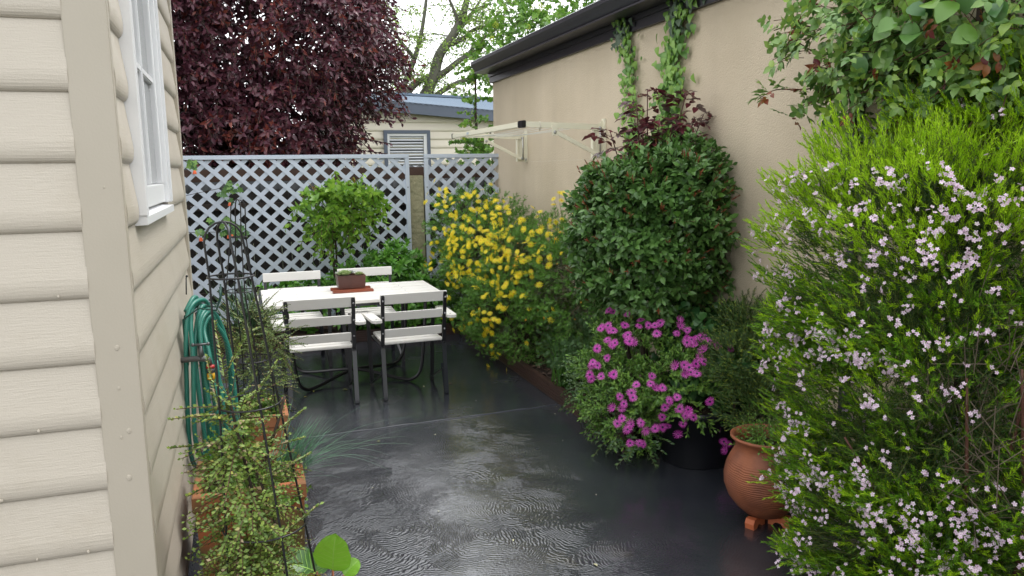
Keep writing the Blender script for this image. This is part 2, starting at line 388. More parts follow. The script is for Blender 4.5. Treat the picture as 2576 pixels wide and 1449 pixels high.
# ---- garden bed (L shape), mounded soil
def bed(name, x0, x1, y0, y1, nx, ny):
    v = []; f = []
    for j in range(ny + 1):
        for i in range(nx + 1):
            x = x0 + (x1 - x0) * i / nx; y = y0 + (y1 - y0) * j / ny
            v.append((x, y, .085 + .03 * math.sin(x * 5 + 1) * math.sin(y * 3.3) + random.uniform(-.008, .012)))
    for j in range(ny):
        for i in range(nx):
            a = j * (nx + 1) + i; f.append((a, a + 1, a + nx + 2, a + nx + 1))
    m = MB(); m.add(v, f); return tag(m.build(name, M_soil, smooth=True), kind='structure')
bed('garden_soil', 2.06, 2.71, 3.92, 8.3, 20, 120)
bed('garden_soil_back', -3.0, 2.055, 7.54, 8.29, 120, 20)
n = 1500
P = np.c_[rng.uniform(2.07, 2.68, n), rng.uniform(3.95, 7.6, n), rng.uniform(.1, .13, n)]
o = cloud('bark_mulch', [(T_SMALL, P, rand_dir(n) * [1, 1, .2], rand_dir(n) * .3 + [0, 0, 1], rng.uniform(.015, .05, n), 0)], [leafmat('bark', [(.05, .03, .02), (.12, .07, .045), (.08, .05, .035)], .8, 0)])
tag(o, kind='stuff', label='brown bark chips lying on the soil of the garden bed', cat='mulch')
M_sleeper = mat('brown_sleeper', (.06, .03, .022), .45, noise=(14, .25, (.03, .016, .012)), bump=(60, .4, .004))
ed = empty('timber_edging', (2.03, 3.9, 0), label='low brown ribbed timber edging along the right garden bed', cat='garden edging')
def ribbed(name, x0, x1, y0, y1, par, ox, oy):
    m = MB(); m.box(x0 - ox, x1 - ox, y0 - oy, y1 - oy, 0, .115)
    for k in range(5):
        z = .015 + k * .021
        if x1 - x0 < y1 - y0: m.box(x0 - .004 - ox, x0 - ox + .0, y0 - oy, y1 - oy, z, z + .011)
        else: m.box(x0 - ox, x1 - ox, y0 - .004 - oy, y0 - oy, z, z + .011)
    m.build(name, M_sleeper, par)
ribbed('sleeper', 2.02, 2.055, 3.9, 5.8, ed, 2.03, 3.9); ribbed('sleeper', 2.02, 2.055, 5.803, 7.5, ed, 2.03, 3.9)
m = MB(); m.box(-.03, .03, -.025, -.0, 0, .14); m.build('stake', M_sleeper, ed)
e2 = empty('timber_edging', (-.6, 7.5, 0), label='dark timber edging behind the outdoor table in front of the lattice fence bed', cat='garden edging')
ribbed('sleeper', -2.5, 2.0, 7.5, 7.535, e2, -.6, 7.5)

# ---- weatherboard profile
BZ0, BH = .2935 - .0, .1744
def boards(mb, a0, a1, zlist, h, put, lo=None, hi=None, sc_=1.):
    """put(a, d, z): a along the wall, d outward"""
    for z in zlist:
        prof = [(.0, .001), (.006, -.001), (.0115, .0015), (.016, .006), (.0192, .012), (.0212, .020), (.0222, .029), (.0225, .040), (.0218, .054), (.006, h + .006), (-.012, h + .006), (-.012, .001)]
        vs = []
        for a in (a0, a1):
            for d, zz in prof:
                vs.append(put(a, d * sc_, z + zz))
        n = len(prof)
        mb.add(vs, [tuple(range(n))[::-1], tuple(range(n, 2 * n))] + [(i, (i + 1) % n, n + (i + 1) % n, n + i) for i in range(n)])
def paint(n, b, tc):
    L = n.links.new
    mp = n.nodes.new('ShaderNodeMapping'); mp.inputs['Scale'].default_value = (3, 3, 40); L(tc.outputs['Object'], mp.inputs[0])
    t = n.nodes.new('ShaderNodeTexNoise'); t.inputs['Scale'].default_value = 6; t.inputs['Detail'].default_value = 6; L(mp.outputs[0], t.inputs[0])
    t2 = n.nodes.new('ShaderNodeTexNoise'); t2.inputs['Scale'].default_value = 260; t2.inputs['Detail'].default_value = 2; L(tc.outputs['Object'], t2.inputs[0])
    m_ = n.nodes.new('ShaderNodeMath'); m_.operation = 'MULTIPLY_ADD'; L(t.outputs[0], m_.inputs[0]); m_.inputs[1].default_value = 1.6; L(t2.outputs[0], m_.inputs[2])
    bp = n.nodes.new('ShaderNodeBump'); bp.inputs['Strength'].default_value = .3; bp.inputs['Distance'].default_value = .0018; L(m_.outputs[0], bp.inputs['Height']); L(bp.outputs[0], b.inputs['Normal'])
    c = b.inputs['Base Color'].default_value[:]
    t3 = n.nodes.new('ShaderNodeTexNoise'); t3.inputs['Scale'].default_value = 2.3; t3.inputs['Detail'].default_value = 8; t3.inputs['Roughness'].default_value = .7; L(tc.outputs['Object'], t3.inputs[0])
    cr = n.nodes.new('ShaderNodeValToRGB'); L(t3.outputs[0], cr.inputs[0]); e = cr.color_ramp.elements
    e[0].position = .25; e[0].color = (c[0] * .86, c[1] * .84, c[2] * .8, 1); e[1].position = .5; e[1].color = c
    L(cr.outputs[0], b.inputs['Base Color'])
M_board = mat('cream_paint', (.52, .472, .395), .42, .5, custom=paint)
M_trim = mat('tan_paint', (.46, .415, .34), .42, .5, noise=(3, .25, (.42, .38, .305)), bump=(180, .25, .0012))
M_white = mat('white_paint', (.78, .79, .8), .35, .5, bump=(120, .25, .001))
HX, HY, HF = -.30, 2.238, 4.46
house = empty('weatherboard_house', (-1.5, 3.3, 0), label='cream weatherboard house corner with tan corner boards and white window on the left', cat='house')
def hb(mb, name, m, par=house, smooth=False):
    o = mb.build(name, m, par, smooth); ox, oy = -1.5, 3.3
    if par is house: o.data.transform(Matrix.Translation((-ox, -oy, 0)))
    return o
zs = [.6363 + BH * (k - 3) for k in range(0, 16)]
mb = MB(); boards(mb, -4.0, HX - .093, zs, BH, lambda a, d, z: (a, HY + .012 - d, z))
for k in range(40):
    z = random.choice(zs[2:13]); mb.sphere((random.uniform(-.95, -.42), HY - .0105, z + .012), random.uniform(.002, .004), 6, 4, (1, .5, 1.3))
hb(mb, 'front_wall', M_board)
mb = MB()
WY0, WY1, WZ0 = 2.50, 3.44, 1.53
put = lambda a, d, z: (HX - .012 + d, a, z)
zl_low = [z for z in zs if z + BH < WZ0 + .03]; zl_mid = [z for z in zs if z + BH >= WZ0 + .03]
boards(mb, HY + .022, HF - .08, zl_low, BH, put)
boards(mb, HY + .022, WY0 - .002, zl_mid, BH, put); boards(mb, WY1 + .003, HF - .08, zl_mid, BH, put)
hb(mb, 'side_wall', M_board)
mb = MB(); mb.box(-4, HX - .03, HY + .03, HF - .02, -.02, .12); hb(mb, 'shade_gap', mat('gap_shade', (.03, .03, .03), .8))  # dark block fills the gap below the boards, its shade put into the colour
mb = MB(); mb.box(-4, HX - .35, HY + .06, HF - .06, .1, 2.95); mb.box(HX-.35,HX-.02,HY+.03,WY0-.02,.1,2.95); mb.box(HX-.35,HX-.02,WY1+.02,HF-.03,.1,2.95); mb.box(HX-.35,HX-.02,WY0-.02,WY1+.02,.1,WZ0-.02); hb(mb, 'inner_wall', M_board)
mb = MB(); boards(mb, -4.0, HX - .093, zs, BH, lambda a, d, z: (a, HF - .012 + d, z)); hb(mb, 'rear_wall', M_board)
for (x0, x1, y0, y1) in ((HX - .095, HX + .008, HY - .008, HY + .022), (HX - .012, HX + .012, HF - .082, HF + .02), (HX - .1, HX - .0125, HF - .02, HF + .021)):
    mb = MB(); mb.bbox(x0, x1, y0, y1, .12, 2.95, .002)
    if y0 < HY:
        for (x, z, r) in ((-.34, 1.2, .006), (-.345, 1.09, .004), (-.33, .97, .006), (-.35, .955, .004), (-.335, 1.62, .003), (-.34, .84, .007)): mb.sphere((x, HY - .0085, z), r, 8, 4, (1, .22, 1.3))
    hb(mb, 'corner_board', M_trim)
# roof well above the frame
mb = MB(); mb.box(-4.3, HX + .38, HY - .4, HF + .35, 2.96, 3.0); hb(mb, 'soffit', M_white)
mb = MB(); mb.add([(-4.3, HY - .45, 3.0), (HX + .42, HY - .45, 3.0), (HX + .42, HF + .4, 3.0), (-4.3, HF + .4, 3.0), (-4.3, (HY + HF) / 2, 3.7), (-1.3, (HY + HF) / 2, 3.7)], [(0, 1, 5, 4), (1, 2, 5), (2, 3, 4, 5), (0, 4, 3), (0, 3, 2, 1)]); hb(mb, 'roof', mat('dark_roof', (.08, .085, .1), .5))
# window
win = empty('window', (HX - -.0 - (-1.5), WY0 - 3.3, WZ0)); win.parent = house
def wb(mb, name, m, smooth=False, par=None):
    o = mb.build(name, m, par or win, smooth); o.data.transform(Matrix.Translation((-HX, -WY0, -WZ0))); return o
fx0, fx1 = HX - .06, HX + .034
mb = MB(); mb.bbox(fx0, fx1, WY0, WY0 + .03, WZ0 - .0, 2.9, .003); mb.bbox(fx0, fx1 - .004, WY1 - .045, WY1, WZ0 + .012, 2.9, .003)
mb.bbox(fx0, fx1 - .012, WY1 - .085, WY1 - .046, WZ0 + .012, 2.9, .003)
mb.bbox(fx0, fx1 - .002, WY0 + .031, WY1 - .046, 2.84, 2.9, .003); wb(mb, 'frame', M_white)
mb = MB(); mb.prism([(fx0, -.03), (HX + .030, -.026), (HX + .030, -.002), (fx0, .012)], WY0 + .005, WY1 + .012, lambda u, v, d: (u, d, WZ0 + v))
wb(mb, 'sill', M_white)
mb = MB(); sx0, sx1 = HX - .03, HX + .008
mb.bbox(sx0, sx1, WY0 + .031, WY1 - .087, WZ0 + .014, WZ0 + .085, .003)
mb.bbox(sx0, sx1, WY0 + .031, WY0 + .075, WZ0 + .086, 2.83, .003); mb.bbox(sx0, sx1, WY1 - .135, WY1 - .087, WZ0 + .086, 2.83, .003)
wb(mb, 'sash', M_white)
mb = MB(); ym = (WY0 + WY1) / 2 - .03
mb.bbox(sx0 + .008, sx1 - .002, ym - .013, ym + .013, WZ0 + .086, 2.83, .004)
for z in (2.0, 2.42): mb.bbox(sx0 + .008, sx1 - .004, WY0 + .076, ym - .014, z - .012, z + .012, .004); mb.bbox(sx0 + .008, sx1 - .004, ym + .014, WY1 - .136, z - .012, z + .012, .004)
wb(mb, 'glazing_bar', M_white)
mglass = mat('window_glass', (.6, .64, .66), .05, .8, coat=.3)
def glassy(n, b, tc): b.inputs['Transmission Weight'].default_value = .75; b.inputs['IOR'].default_value = 1.45
mglass2 = mat('clear_glass', (.9, .93, .94), .02, .8, custom=glassy)
for a, b_ in ((WY0 + .076, ym - .014), (ym + .014, WY1 - .136)):
    for z0, z1 in ((WZ0 + .087, 1.987), (2.013, 2.407), (2.433, 2.83)):
        mb = MB(); mb.box(sx0 + .016, sx0 + .019, a, b_, z0, z1); wb(mb, 'pane', mglass2)
mb = MB()
cv = []; ny = 60
for j in range(ny + 1):
    y = WY0 + .03 + (WY1 - WY0 - .12) * j / ny
    for z in (WZ0 + .03, 2.88): cv.append((sx0 - .035 + .01 * math.sin(j * .9), y, z))
mb.add(cv, [(2 * j, 2 * j + 2, 2 * j + 3, 2 * j + 1) for j in range(ny)]); wb(mb, 'curtain', mat('net_curtain', (.62, .65, .68), .9), smooth=True)

# ---- garage with rendered wall
def render_(n, b, tc):
    L = n.links.new
    t = n.nodes.new('ShaderNodeTexNoise'); t.inputs['Scale'].default_value = 90; t.inputs['Detail'].default_value = 5; t.inputs['Roughness'].default_value = .7; L(tc.outputs['Object'], t.inputs[0])
    v = n.nodes.new('ShaderNodeTexVoronoi'); v.inputs['Scale'].default_value = 130; L(tc.outputs['Object'], v.inputs[0])
    m_ = n.nodes.new('ShaderNodeMath'); m_.operation = 'MULTIPLY_ADD'; L(v.outputs[0], m_.inputs[0]); m_.inputs[1].default_value = -.7; L(t.outputs[0], m_.inputs[2])
    bp = n.nodes.new('ShaderNodeBump'); bp.inputs['Strength'].default_value = .8; bp.inputs['Distance'].default_value = .004; L(m_.outputs[0], bp.inputs['Height']); L(bp.outputs[0], b.inputs['Normal'])
    t3 = n.nodes.new('ShaderNodeTexNoise'); t3.inputs['Scale'].default_value = 1.3; t3.inputs['Detail'].default_value = 7; L(tc.outputs['Object'], t3.inputs[0])
    cr = n.nodes.new('ShaderNodeValToRGB'); L(t3.outputs[0], cr.inputs[0]); e = cr.color_ramp.elements
    e[0].position = .35; e[0].color = (.55, .465, .34, 1); e[1].position = .6; e[1].color = (.61, .52, .39, 1)
    ms = n.nodes.new('ShaderNodeMapping'); ms.inputs['Scale'].default_value = (2, 2, .25); L(tc.outputs['Object'], ms.inputs[0])
    t4 = n.nodes.new('ShaderNodeTexNoise'); t4.inputs['Scale'].default_value = 2.2; t4.inputs['Detail'].default_value = 6; L(ms.outputs[0], t4.inputs[0])
    r4 = n.nodes.new('ShaderNodeMapRange'); L(t4.outputs[0], r4.inputs[0]); r4.inputs[1].default_value = .35; r4.inputs[2].default_value = .7; r4.inputs[3].default_value = 1.01; r4.inputs[4].default_value = .95
    mm = n.nodes.new('ShaderNodeVectorMath'); mm.operation = 'SCALE'; L(cr.outputs[0], mm.inputs[0]); L(r4.outputs[0], mm.inputs['Scale'])
    L(mm.outputs[0], b.inputs['Base Color'])
M_render = mat('render', (.45, .38, .29), .85, .25, custom=render_)
M_char = mat('charcoal_paint', (.028, .027, .033), .38, .5, noise=(9, .3, (.02, .019, .024)))
M_gutlip = mat('gutter_steel', (.05, .055, .065), .3, .5)
GX, GY = 2.70, 8.44
gar = empty('garage', (4.5, 4, 0), label='garage with beige rendered wall under a charcoal gutter on the right', cat='garage')
def gb(mb, name, m, smooth=False):
    o = mb.build(name, m, gar, smooth); o.data.transform(Matrix.Translation((-4.5, -4, 0))); return o
mb = MB(); mb.box(GX, 6.5, -3, GY, -.02, 2.70); gb(mb, 'wall', M_render)
mb = MB(); mb.box(GX - .03, GX - .002, -3, GY + .03, 2.60, 2.70); mb.box(GX - .002, 6.5, GY + .002, GY + .03, 2.60, 2.70)
mb.box(GX - .045, GX - .031, -3, GY + .045, 2.665, 2.70); gb(mb, 'fascia', M_char)
mb = MB(); mb.box(GX - .2, GX + .3, -3, GY + .05, 2.702, 2.715); gb(mb, 'soffit', M_char)
# ogee gutter
prof = [(0, .0), (-.035, .0), (-.06, .012), (-.075, .035), (-.09, .06), (-.105, .08), (-.105, .105), (-.098, .105), (-.098, .084), (-.06, .03), (-.0, .012)]
mb = MB(); mb.prism([(GX - .12 + u, 2.716 + v) for u, v in prof] , -3, GY + .09, lambda u, v, d: (u, d, v)); gb(mb, 'gutter', M_char)
mb = MB(); mb.prism([(GX - .12, 2.717), (GX - .155, 2.717), (GX - .18, 2.729), (GX - .195, 2.752), (GX - .21, 2.777), (GX - .224, 2.797), (GX - .224, 2.822), (GX - .12, 2.822)], GY + .091, GY + .095, lambda u, v, d: (u, d, v)); gb(mb, 'gutter_end', M_char)
mb = MB(); mb.tube([(GX - .222, -3, 2.826), (GX - .222, GY + .09, 2.826)], .005, 8); gb(mb, 'gutter_bead', mat('bright_bead', (.35, .37, .4), .25, metal=.5), smooth=True)
mb = MB(); n_ = 260
for i in range(n_):
    pass
vs = []; fs = []
for i in range(n_ * 4 + 1):
    y = -3 + (GY + .07 + 3) * i / (n_ * 4); zz = .008 * math.sin(i * PI / 2)
    vs += [(GX - .17, y, 2.83 + zz), (GX + 3.8, y, 3.2 + zz)]
fs = [(2 * i, 2 * i + 2, 2 * i + 3, 2 * i + 1) for i in range(n_ * 4)]
mb.add(vs, fs); gb(mb, 'roof', mat('grey_roof', (.13, .15, .18), .35, .6))
mb = MB(); mb.box(GX - .02, 6.5, GY + .003, GY + .04, 2.702, 2.83); gb(mb, 'barge_board', M_char)

# ---- lattice fence
FY = 8.30
M_lat = mat('pale_blue_paint', (.50, .555, .63), .45, .5, noise=(5, .25, (.45, .505, .58)), bump=(60, .2, .002))
M_screw = mat('screw', (.25, .27, .3), .4, metal=.6)
def lattice(name, x0, x1, z0, z1, front, label, fl=True, fr=True, droop=0):
    root = empty(name, ((x0 + x1) / 2, FY, 0), label=label, cat='lattice panel', group='pale blue lattice fence panels')
    ox = (x0 + x1) / 2; fw = .042
    def P(mb, nm, m=M_lat):
        o = mb.build(nm, m, root); o.data.transform(Matrix.Translation((-ox, -FY, 0))); return o
    mb = MB(); mb.bbox(x0, x1, FY - .022, FY + .02, z1 - fw, z1, .003); P(mb, 'top_rail')
    mb = MB(); mb.bbox(x0 + .001, x1 - .001, FY - .022, FY + .02, z0, z0 + fw, .003); P(mb, 'bottom_rail')
    if fl: mb = MB(); mb.bbox(x0, x0 + fw, FY - .0215, FY + .0195, z0 + fw + .001, z1 - fw - .001, .003); P(mb, 'side_post')
    if fr: mb = MB(); mb.bbox(x1 - fw, x1, FY - .0215, FY + .0195, z0 + fw + .001, z1 - fw - .001, .003); P(mb, 'side_post')
    a = .117; wd = .05
    for layer, sgn in ((0, front), (1, -front)):
        mb = MB(); yf = FY - .008 + layer * .011
        # lines  z = sgn*x*k + c
        k = math.tan(R(43)) * sgn; st = a / math.cos(R(43))
        c = z0 - max(k * x0, k * x1) - st
        cmax = z1 - min(k * x0, k * x1) + st
        tt = R(43); dx, dz = math.cos(tt), math.sin(tt) * sgn
        while c < cmax:
            # clip x
            xa, xb = x0 + .01, x1 - .01
            lo = (z0 + .012 - c) / k; hi = (z1 - .012 - c) / k
            if lo > hi: lo, hi = hi, lo
            xa = max(xa, lo); xb = min(xb, hi)
            if xb - xa > .03:
                p = (xa, k * xa + c); q = (xb, k * xb + c)
                nx, nz = -dz * wd / 2, dx * wd / 2
                poly = [(p[0] - nx, p[1] - nz), (q[0] - nx, q[1] - nz), (q[0] + nx, q[1] + nz), (p[0] + nx, p[1] + nz)]
                poly = [(min(max(u, x0 + .004), x1 - .004), min(max(v, z0 + .004), z1 - .004)) for u, v in poly]
                jy = random.uniform(-.001, .001)
                mb.prism(poly, yf + jy, yf + .0075 + jy, lambda u, v, d: (u, d, v))
            c += st * random.uniform(.985, 1.015)
        if layer == 0:
            mb.mi = 1
            for i in range(60): mb.sphere((random.uniform(x0 + .1, x1 - .1), FY - .0095, random.uniform(z0 + .4, z1 - .1)), .0035, 6, 4, (1, .4, 1))
            for xx in (x0 + fw / 2, x1 - fw / 2):
                for zz in (z1 - .35, z1 - 1.1): mb.sphere((xx, FY - .023, zz), .008, 8, 4, (1, .5, 1))
        P(mb, 'slats', [M_lat, M_screw])
    return root
lattice('lattice_panel', -2.9, 1.695, .13, 1.828, -1, 'wide pale blue lattice fence panel behind the white table')
lattice('lattice_panel', 1.862, 2.86, .13, 1.825, 1, 'narrow pale blue lattice fence panel between the plaster pier and the garage wall', fr=False)
pier = MB(); 
pm = MB(); pm.bbox(-.082, .082, -.06, .06, 0, 1.60, .006)
po = pm.build('rendered_pier', mat('yellowish_render', (.36, .33, .2), .9, noise=(12, .2, (.28, .27, .16)), bump=(22, 1., .02))); po.location = (1.78, 8.42, 0)
tag(po, 'rough yellowish plastered pier in the gap between the two lattice panels', 'pier')
# paling fence behind
M_pal = mat('weathered_paling', (.028, .022, .018), .8, noise=(8, .3, (.015, .012, .01)), bump=(40, .6, .006))
pf = empty('paling_fence', (0, 8.62, 0), label='dark weathered timber paling fence seen through the lattice', cat='fence')
mb = MB(); x = -3.0
while x < 3.2:
    wdt = random.uniform(.088, .1); mb.box(x, x + wdt - .004, random.uniform(0, .006), random.uniform(.014, .018), 0, 1.46 + random.uniform(-.02, .02)); x += wdt
mb.build('palings', M_pal, pf)
for z in (.35, 1.27):
    mb = MB(); mb.bbox(-3, 3.2, -.045, -.001, z, z + .07, .004); mb.build('rail', mat('rail_timber', (.06, .045, .035), .8, noise=(9, .3, (.03, .02, .016))), pf)
mb = MB(); mb.bbox(-3, 3.2, -.035, -.002, 1.565, 1.69, .004); mb.build('top_board', mat('brown_board', (.075, .038, .022), .7, noise=(9, .3, (.04, .02, .013))), pf)
for xx in (-2.4, -.8, 1.3, 2.9):
    mb = MB(); mb.bbox(xx, xx + .09, .02, .1, 0, 1.66, .004); mb.build('post', M_pal, pf)
mb = MB(); vs = []; N_ = 330
for i in range(N_):
    x = -3 + 6.4 * i / (N_ - 1); yy = .02 * math.sin(x * 2 * PI / .1)
    vs += [(x, yy, .9), (x, yy, 1.705 + .012 * math.sin(x * 2 * PI / .1))]
mb.add(vs, [(2 * i, 2 * i + 2, 2 * i + 3, 2 * i + 1) for i in range(N_ - 1)])
cf = mb.build('corrugated_sheet_fence', mat('corrugated', (.035, .04, .042), .5), smooth=True)
cf.location = (0, 8.82, 0); sm = cf.modifiers.new('thickness', 'SOLIDIFY'); sm.thickness = .002
tag(cf, 'grey corrugated sheet with a wavy top edge behind the paling fence', 'fence')

# ---- neighbour's shed
shed = empty('weatherboard_shed', (3.0, 15.5, 0), label='cream weatherboard shed with blue grey roof beyond the lattice fence', cat='shed')
M_cream = mat('shed_cream', (.80, .745, .62), .5, bump=(30, .1, .002)); M_bg = mat('blue_grey', (.115, .14, .19), .45)
M_groof = mat('shed_roofing', (.14, .185, .24), .65, .2)
SY = 14.
def sb(mb, nm, m, smooth=False, par=None):
    o = mb.build(nm, m, shed, smooth); o.data.transform(Matrix.Translation((-3., -15.5, 0))); return o
mb = MB(); zb = [.1 + .15 * k for k in range(0, 20)]
for z in zb:
    xe = 5.6
    if z + .15 > 2.5:
        xe = 2.22 + (2.70 - z - .15) / .066 if z + .15 > 2.48 else 5.6
    if z > 2.70: continue
    x1_ = min(5.6, max(1.2, xe + 2.2))
    boards(mb, 1.35, x1_, [z], .15, lambda a, d, zz: (a, SY + .02 - d * 1.2, zz))
sb(mb, 'wall', M_cream)
mb = MB(); mb.box(1.36, 5.6, SY + .05, 17.8, 0, 2.5); sb(mb, 'side_walls', M_cream)
# rake fascia: top z = 2.86 at x=2.22, falls .0766 per metre
ft = lambda x: 2.865 - .0775 * (x - 2.22)
mb = MB(); mb.add([(x, y, z) for x in (1.1, 5.9) for y in (SY - .16, SY - .12) for z in (ft(x) - .16, ft(x) + .035)], [(0, 1, 3, 2), (4, 6, 7, 5), (0, 4, 5, 1), (2, 3, 7, 6), (1, 5, 7, 3), (0, 2, 6, 4)]); sb(mb, 'fascia', M_bg)
mb = MB(); mb.add([(x, y, z) for x in (1.1, 5.9) for y in (SY - .119, SY + .05) for z in (ft(x) - .155, ft(x) - .13)], [(0, 1, 3, 2), (4, 6, 7, 5), (0, 4, 5, 1), (2, 3, 7, 6), (1, 5, 7, 3), (0, 2, 6, 4)]); sb(mb, 'soffit', M_bg)
# corrugated roof: plane through the rake, ridge at y=17; corrugations run towards the viewer and to the right
mb = MB(); vs = []; fs = []
nv, nu = 60, 700
ridge_y = 16.9
u_ = []
for i in range(nu + 1):
    s = -3.2 + 9.0 * i / nu
    zz = .011 * math.sin(s * 2 * PI / .095)
    for j in (0, 1):
        y = SY - .17 if j == 0 else ridge_y
        x = s + (1.9 if j == 0 else -.2)
        x_c = x
        zt = ft(x_c) + .02 + (y - SY + .17) * .128 + (0.045 * (x - 2) * j)
        vs.append((x_c, y, zt + zz))
mb.add(vs, [(2 * i, 2 * i + 2, 2 * i + 3, 2 * i + 1) for i in range(nu)]); sb(mb, 'roof', M_groof)
mb = MB(); mb.add([(x, y, z) for x in (1.0, 5.9) for y in (ridge_y - .12, ridge_y + .1) for z in (ft(x) + .02 + (ridge_y - SY + .17) * .128 + .045 * (x - 2) + .0, ft(x) + .02 + (ridge_y - SY + .17) * .128 + .045 * (x - 2) + .05)], [(0, 1, 3, 2), (4, 6, 7, 5), (0, 4, 5, 1), (2, 3, 7, 6), (1, 5, 7, 3), (0, 2, 6, 4)]); sb(mb, 'ridge_cap', M_groof)
wn = empty('window', (2.84 - 3, SY - 15.5, 1.4)); wn.parent = shed
def nb(mb, nm, m): o = mb.build(nm, m, wn); o.data.transform(Matrix.Translation((-2.84, -SY, -1.4))); return o
mb = MB()
for (a, b_, c, d_) in ((2.42, 3.26, 2.31, 2.37), (2.42, 2.48, 1.2, 2.309), (3.2, 3.26, 1.2, 2.309), (2.42, 3.26, 1.14, 1.199)): mb.box(a, b_, SY - .05, SY - .005, c, d_)
nb(mb, 'frame', M_bg)
mb = MB()
for (a, b_, c, d_) in ((2.481, 3.199, 2.27, 2.309), (3.14, 3.199, 1.2, 2.269), (2.481, 2.52, 1.2, 2.269)): mb.box(a, b_, SY - .04, SY - .006, c, d_)
nb(mb, 'sash', M_white)
mb = MB(); z = 1.2
while z < 2.26: mb.add([(2.525, SY - .03, z), (3.135, SY - .03, z), (3.135, SY - .008, z + .026), (2.525, SY - .008, z + .026)], [(0, 1, 2, 3)]); z += .052
nb(mb, 'blind', mat('blind_slat', (.6, .63, .66), .4))
mb = MB(); mb.box(2.521, 3.139, SY - .004, SY - .001, 1.2, 2.27); nb(mb, 'shade_sheet', mat('painted_gloom', (.05, .06, .07), .4))  # flat dark sheet, paints the gloom behind the blind slats
# ================================================================ FURNITURE AND SMALL OBJECTS
M_blk = mat('black_steel', (.012, .012, .014), .3, .5)
M_slat = mat('white_slat_paint', (.78, .77, .74), .28, .5, noise=(4, .3, (.72, .70, .65)), bump=(160, .15, .001))
M_bolt = mat('bolt', (.3, .3, .31), .3, metal=.8)
M_flat = mat('sheen_steel', (.022, .025, .031), .22, .6)  # grey-blue sheen of the black chair legs put into the colour
def make_chair(label):
    r = empty('garden_chair', label=label, cat='chair', group='white slatted garden chairs around the table')
    hw = .228
    def leg(mb, s, top):  # rear upright + rear leg
        pass
    for s in (-1, 1):
        x = s * hw
        mb = MB(); mb.bar((x, -.035, .765), (x, .03, .40), .026, .010, (0, 1, 0)); mb.prism([(x - .013, .764), (x - .012, .775), (x - .007, .781), (x + .007, .781), (x + .012, .775), (x + .013, .764)], -.041, -.031, lambda u, v, d: (u, d, v))
        mb.mi = 1
        for z, y in ((.742, -.046), (.62, -.024), (.50, -.003)): mb.sphere((x, y, z), .0075, 8, 5, (1, .6, 1))
        mb.build('back_upright', [M_blk, M_bolt], r)
        mb = MB(); mb.bar((x, .032, .415), (x, -.012, .03), .030, .008, (0, 1, 0)); pts = [(x, -.012, .03), (x, -.012, .012), (x, .0, .004), (x, .014, .008), (x, .018, .03)]
        for a, b in zip(pts, pts[1:]): mb.bar(a, b, .030, .006, (0, 1, 0))
        mb.bar((x, .018, .028), (x, .08, .22), .028, .006, (0, 1, 0))
        mb.build('leg', M_flat, r)
        mb = MB(); mb.bar((x + s * .03, .44, .585), (x + s * .012, .47, .01), .028, .010, (0, 1, 0)); mb.bbox(x + s * .012 - .014, x + s * .012 + .014, .455, .49, 0, .02, .004); mb.build('leg', M_blk, r)
        mb = MB(); mb.bar((x + s * .012, .468, .02), (x, .06, .19), .018, .008); mb.build('brace', M_blk, r)
        mb = MB(); mb.bar((x, -.0, .575), (x + s * .03, .44, .575), .02, .01); mb.bar((x, .0, .395), (x, .45, .395), .02, .012); mb.build('side_rail', M_blk, r)
        # arm rest : rounded board
        mb = MB(); ax = x + s * .045
        poly = [(-.036, -.03), (-.03, -.05), (-.012, -.062), (.018, -.062), (.034, -.05), (.04, -.03), (.04, .34), (.034, .365), (.016, .378), (-.014, .378), (-.03, .365), (-.036, .34)]
        mb.prism([(ax + s * u + (v * .04 * s), v) for u, v in poly], .588, .608, lambda u, v, d: (u, v, d))
        mb.mi = 1
        for v in (.0, .28): mb.sphere((ax + v * .04 * s, v, .609), .006, 8, 5, (1, 1, .35))
        ob = mb.build('armrest', [M_slat, M_bolt], r); bv = ob.modifiers.new('b', 'BEVEL'); bv.width = .003; bv.segments = 2; bv.limit_method = 'ANGLE'
    for z0, z1, yy in ((.712, .787, -.022), (.588, .652, -.000), (.462, .524, .022)):
        mb = MB(); w_ = .245 if z0 > .7 else .212
        mb.prism([(yy, z0), (yy + .018, z0), (yy + .008, z1), (yy - .010, z1)], -w_, w_, lambda u, v, d: (d, u, v))
        ob = mb.build('back_slat', M_slat, r); bv = ob.modifiers.new('b', 'BEVEL'); bv.width = .004; bv.segments = 2
    for i in range(5):
        y = .03 + i * .088
        mb = MB(); mb.bbox(-.222, .222, y, y + .072, .404 + .006 * abs(i - 2) * .4, .424 + .006 * abs(i - 2) * .4, .005); mb.build('seat_slat', M_slat, r)
    return r
c0 = make_chair('white slatted chair with its back to us at the left end of the table')
chs = [((.452, 5.455, 0), 0, None), ((1.112, 5.452, 0), R(1.5), 'white slatted chair with its back to us at the right end of the table'),
       ((.36, 7.0, 0), R(181), 'white slatted chair on the far side of the table, left of the succulent box'),
       ((1.0, 7.03, 0), R(179), 'white slatted chair on the far side of the table, behind the succulent box')]
for loc, rz, lb in chs:
    c = c0 if lb is None else copy_tree(c0)
    c.location = loc; c.rotation_euler.z = rz
    if lb: c['label'] = lb
tb = empty('garden_table', (.765, 6.19, 0), label='white rectangular slatted garden table with black tube legs', cat='table')
L_, W_ = .68, .43
for i in range(6):
    y = -W_ + i * (2 * W_ / 6)
    mb = MB(); mb.bbox(-L_, L_, y + .001, y + 2 * W_ / 6 - .001, .678, .70, .003); mb.mi = 1; mb.sphere((-.42, y + W_ / 6, .7005), .006, 8, 4, (1, 1, .3)); mb.sphere((.42, y + W_ / 6, .7005), .006, 8, 4, (1, 1, .3)); mb.build('table_slat', [M_slat, M_bolt], tb)
mb = MB(); mb.bar((-L_ - .006, -W_, .688), (-L_ - .006, W_, .688), .01, .024)
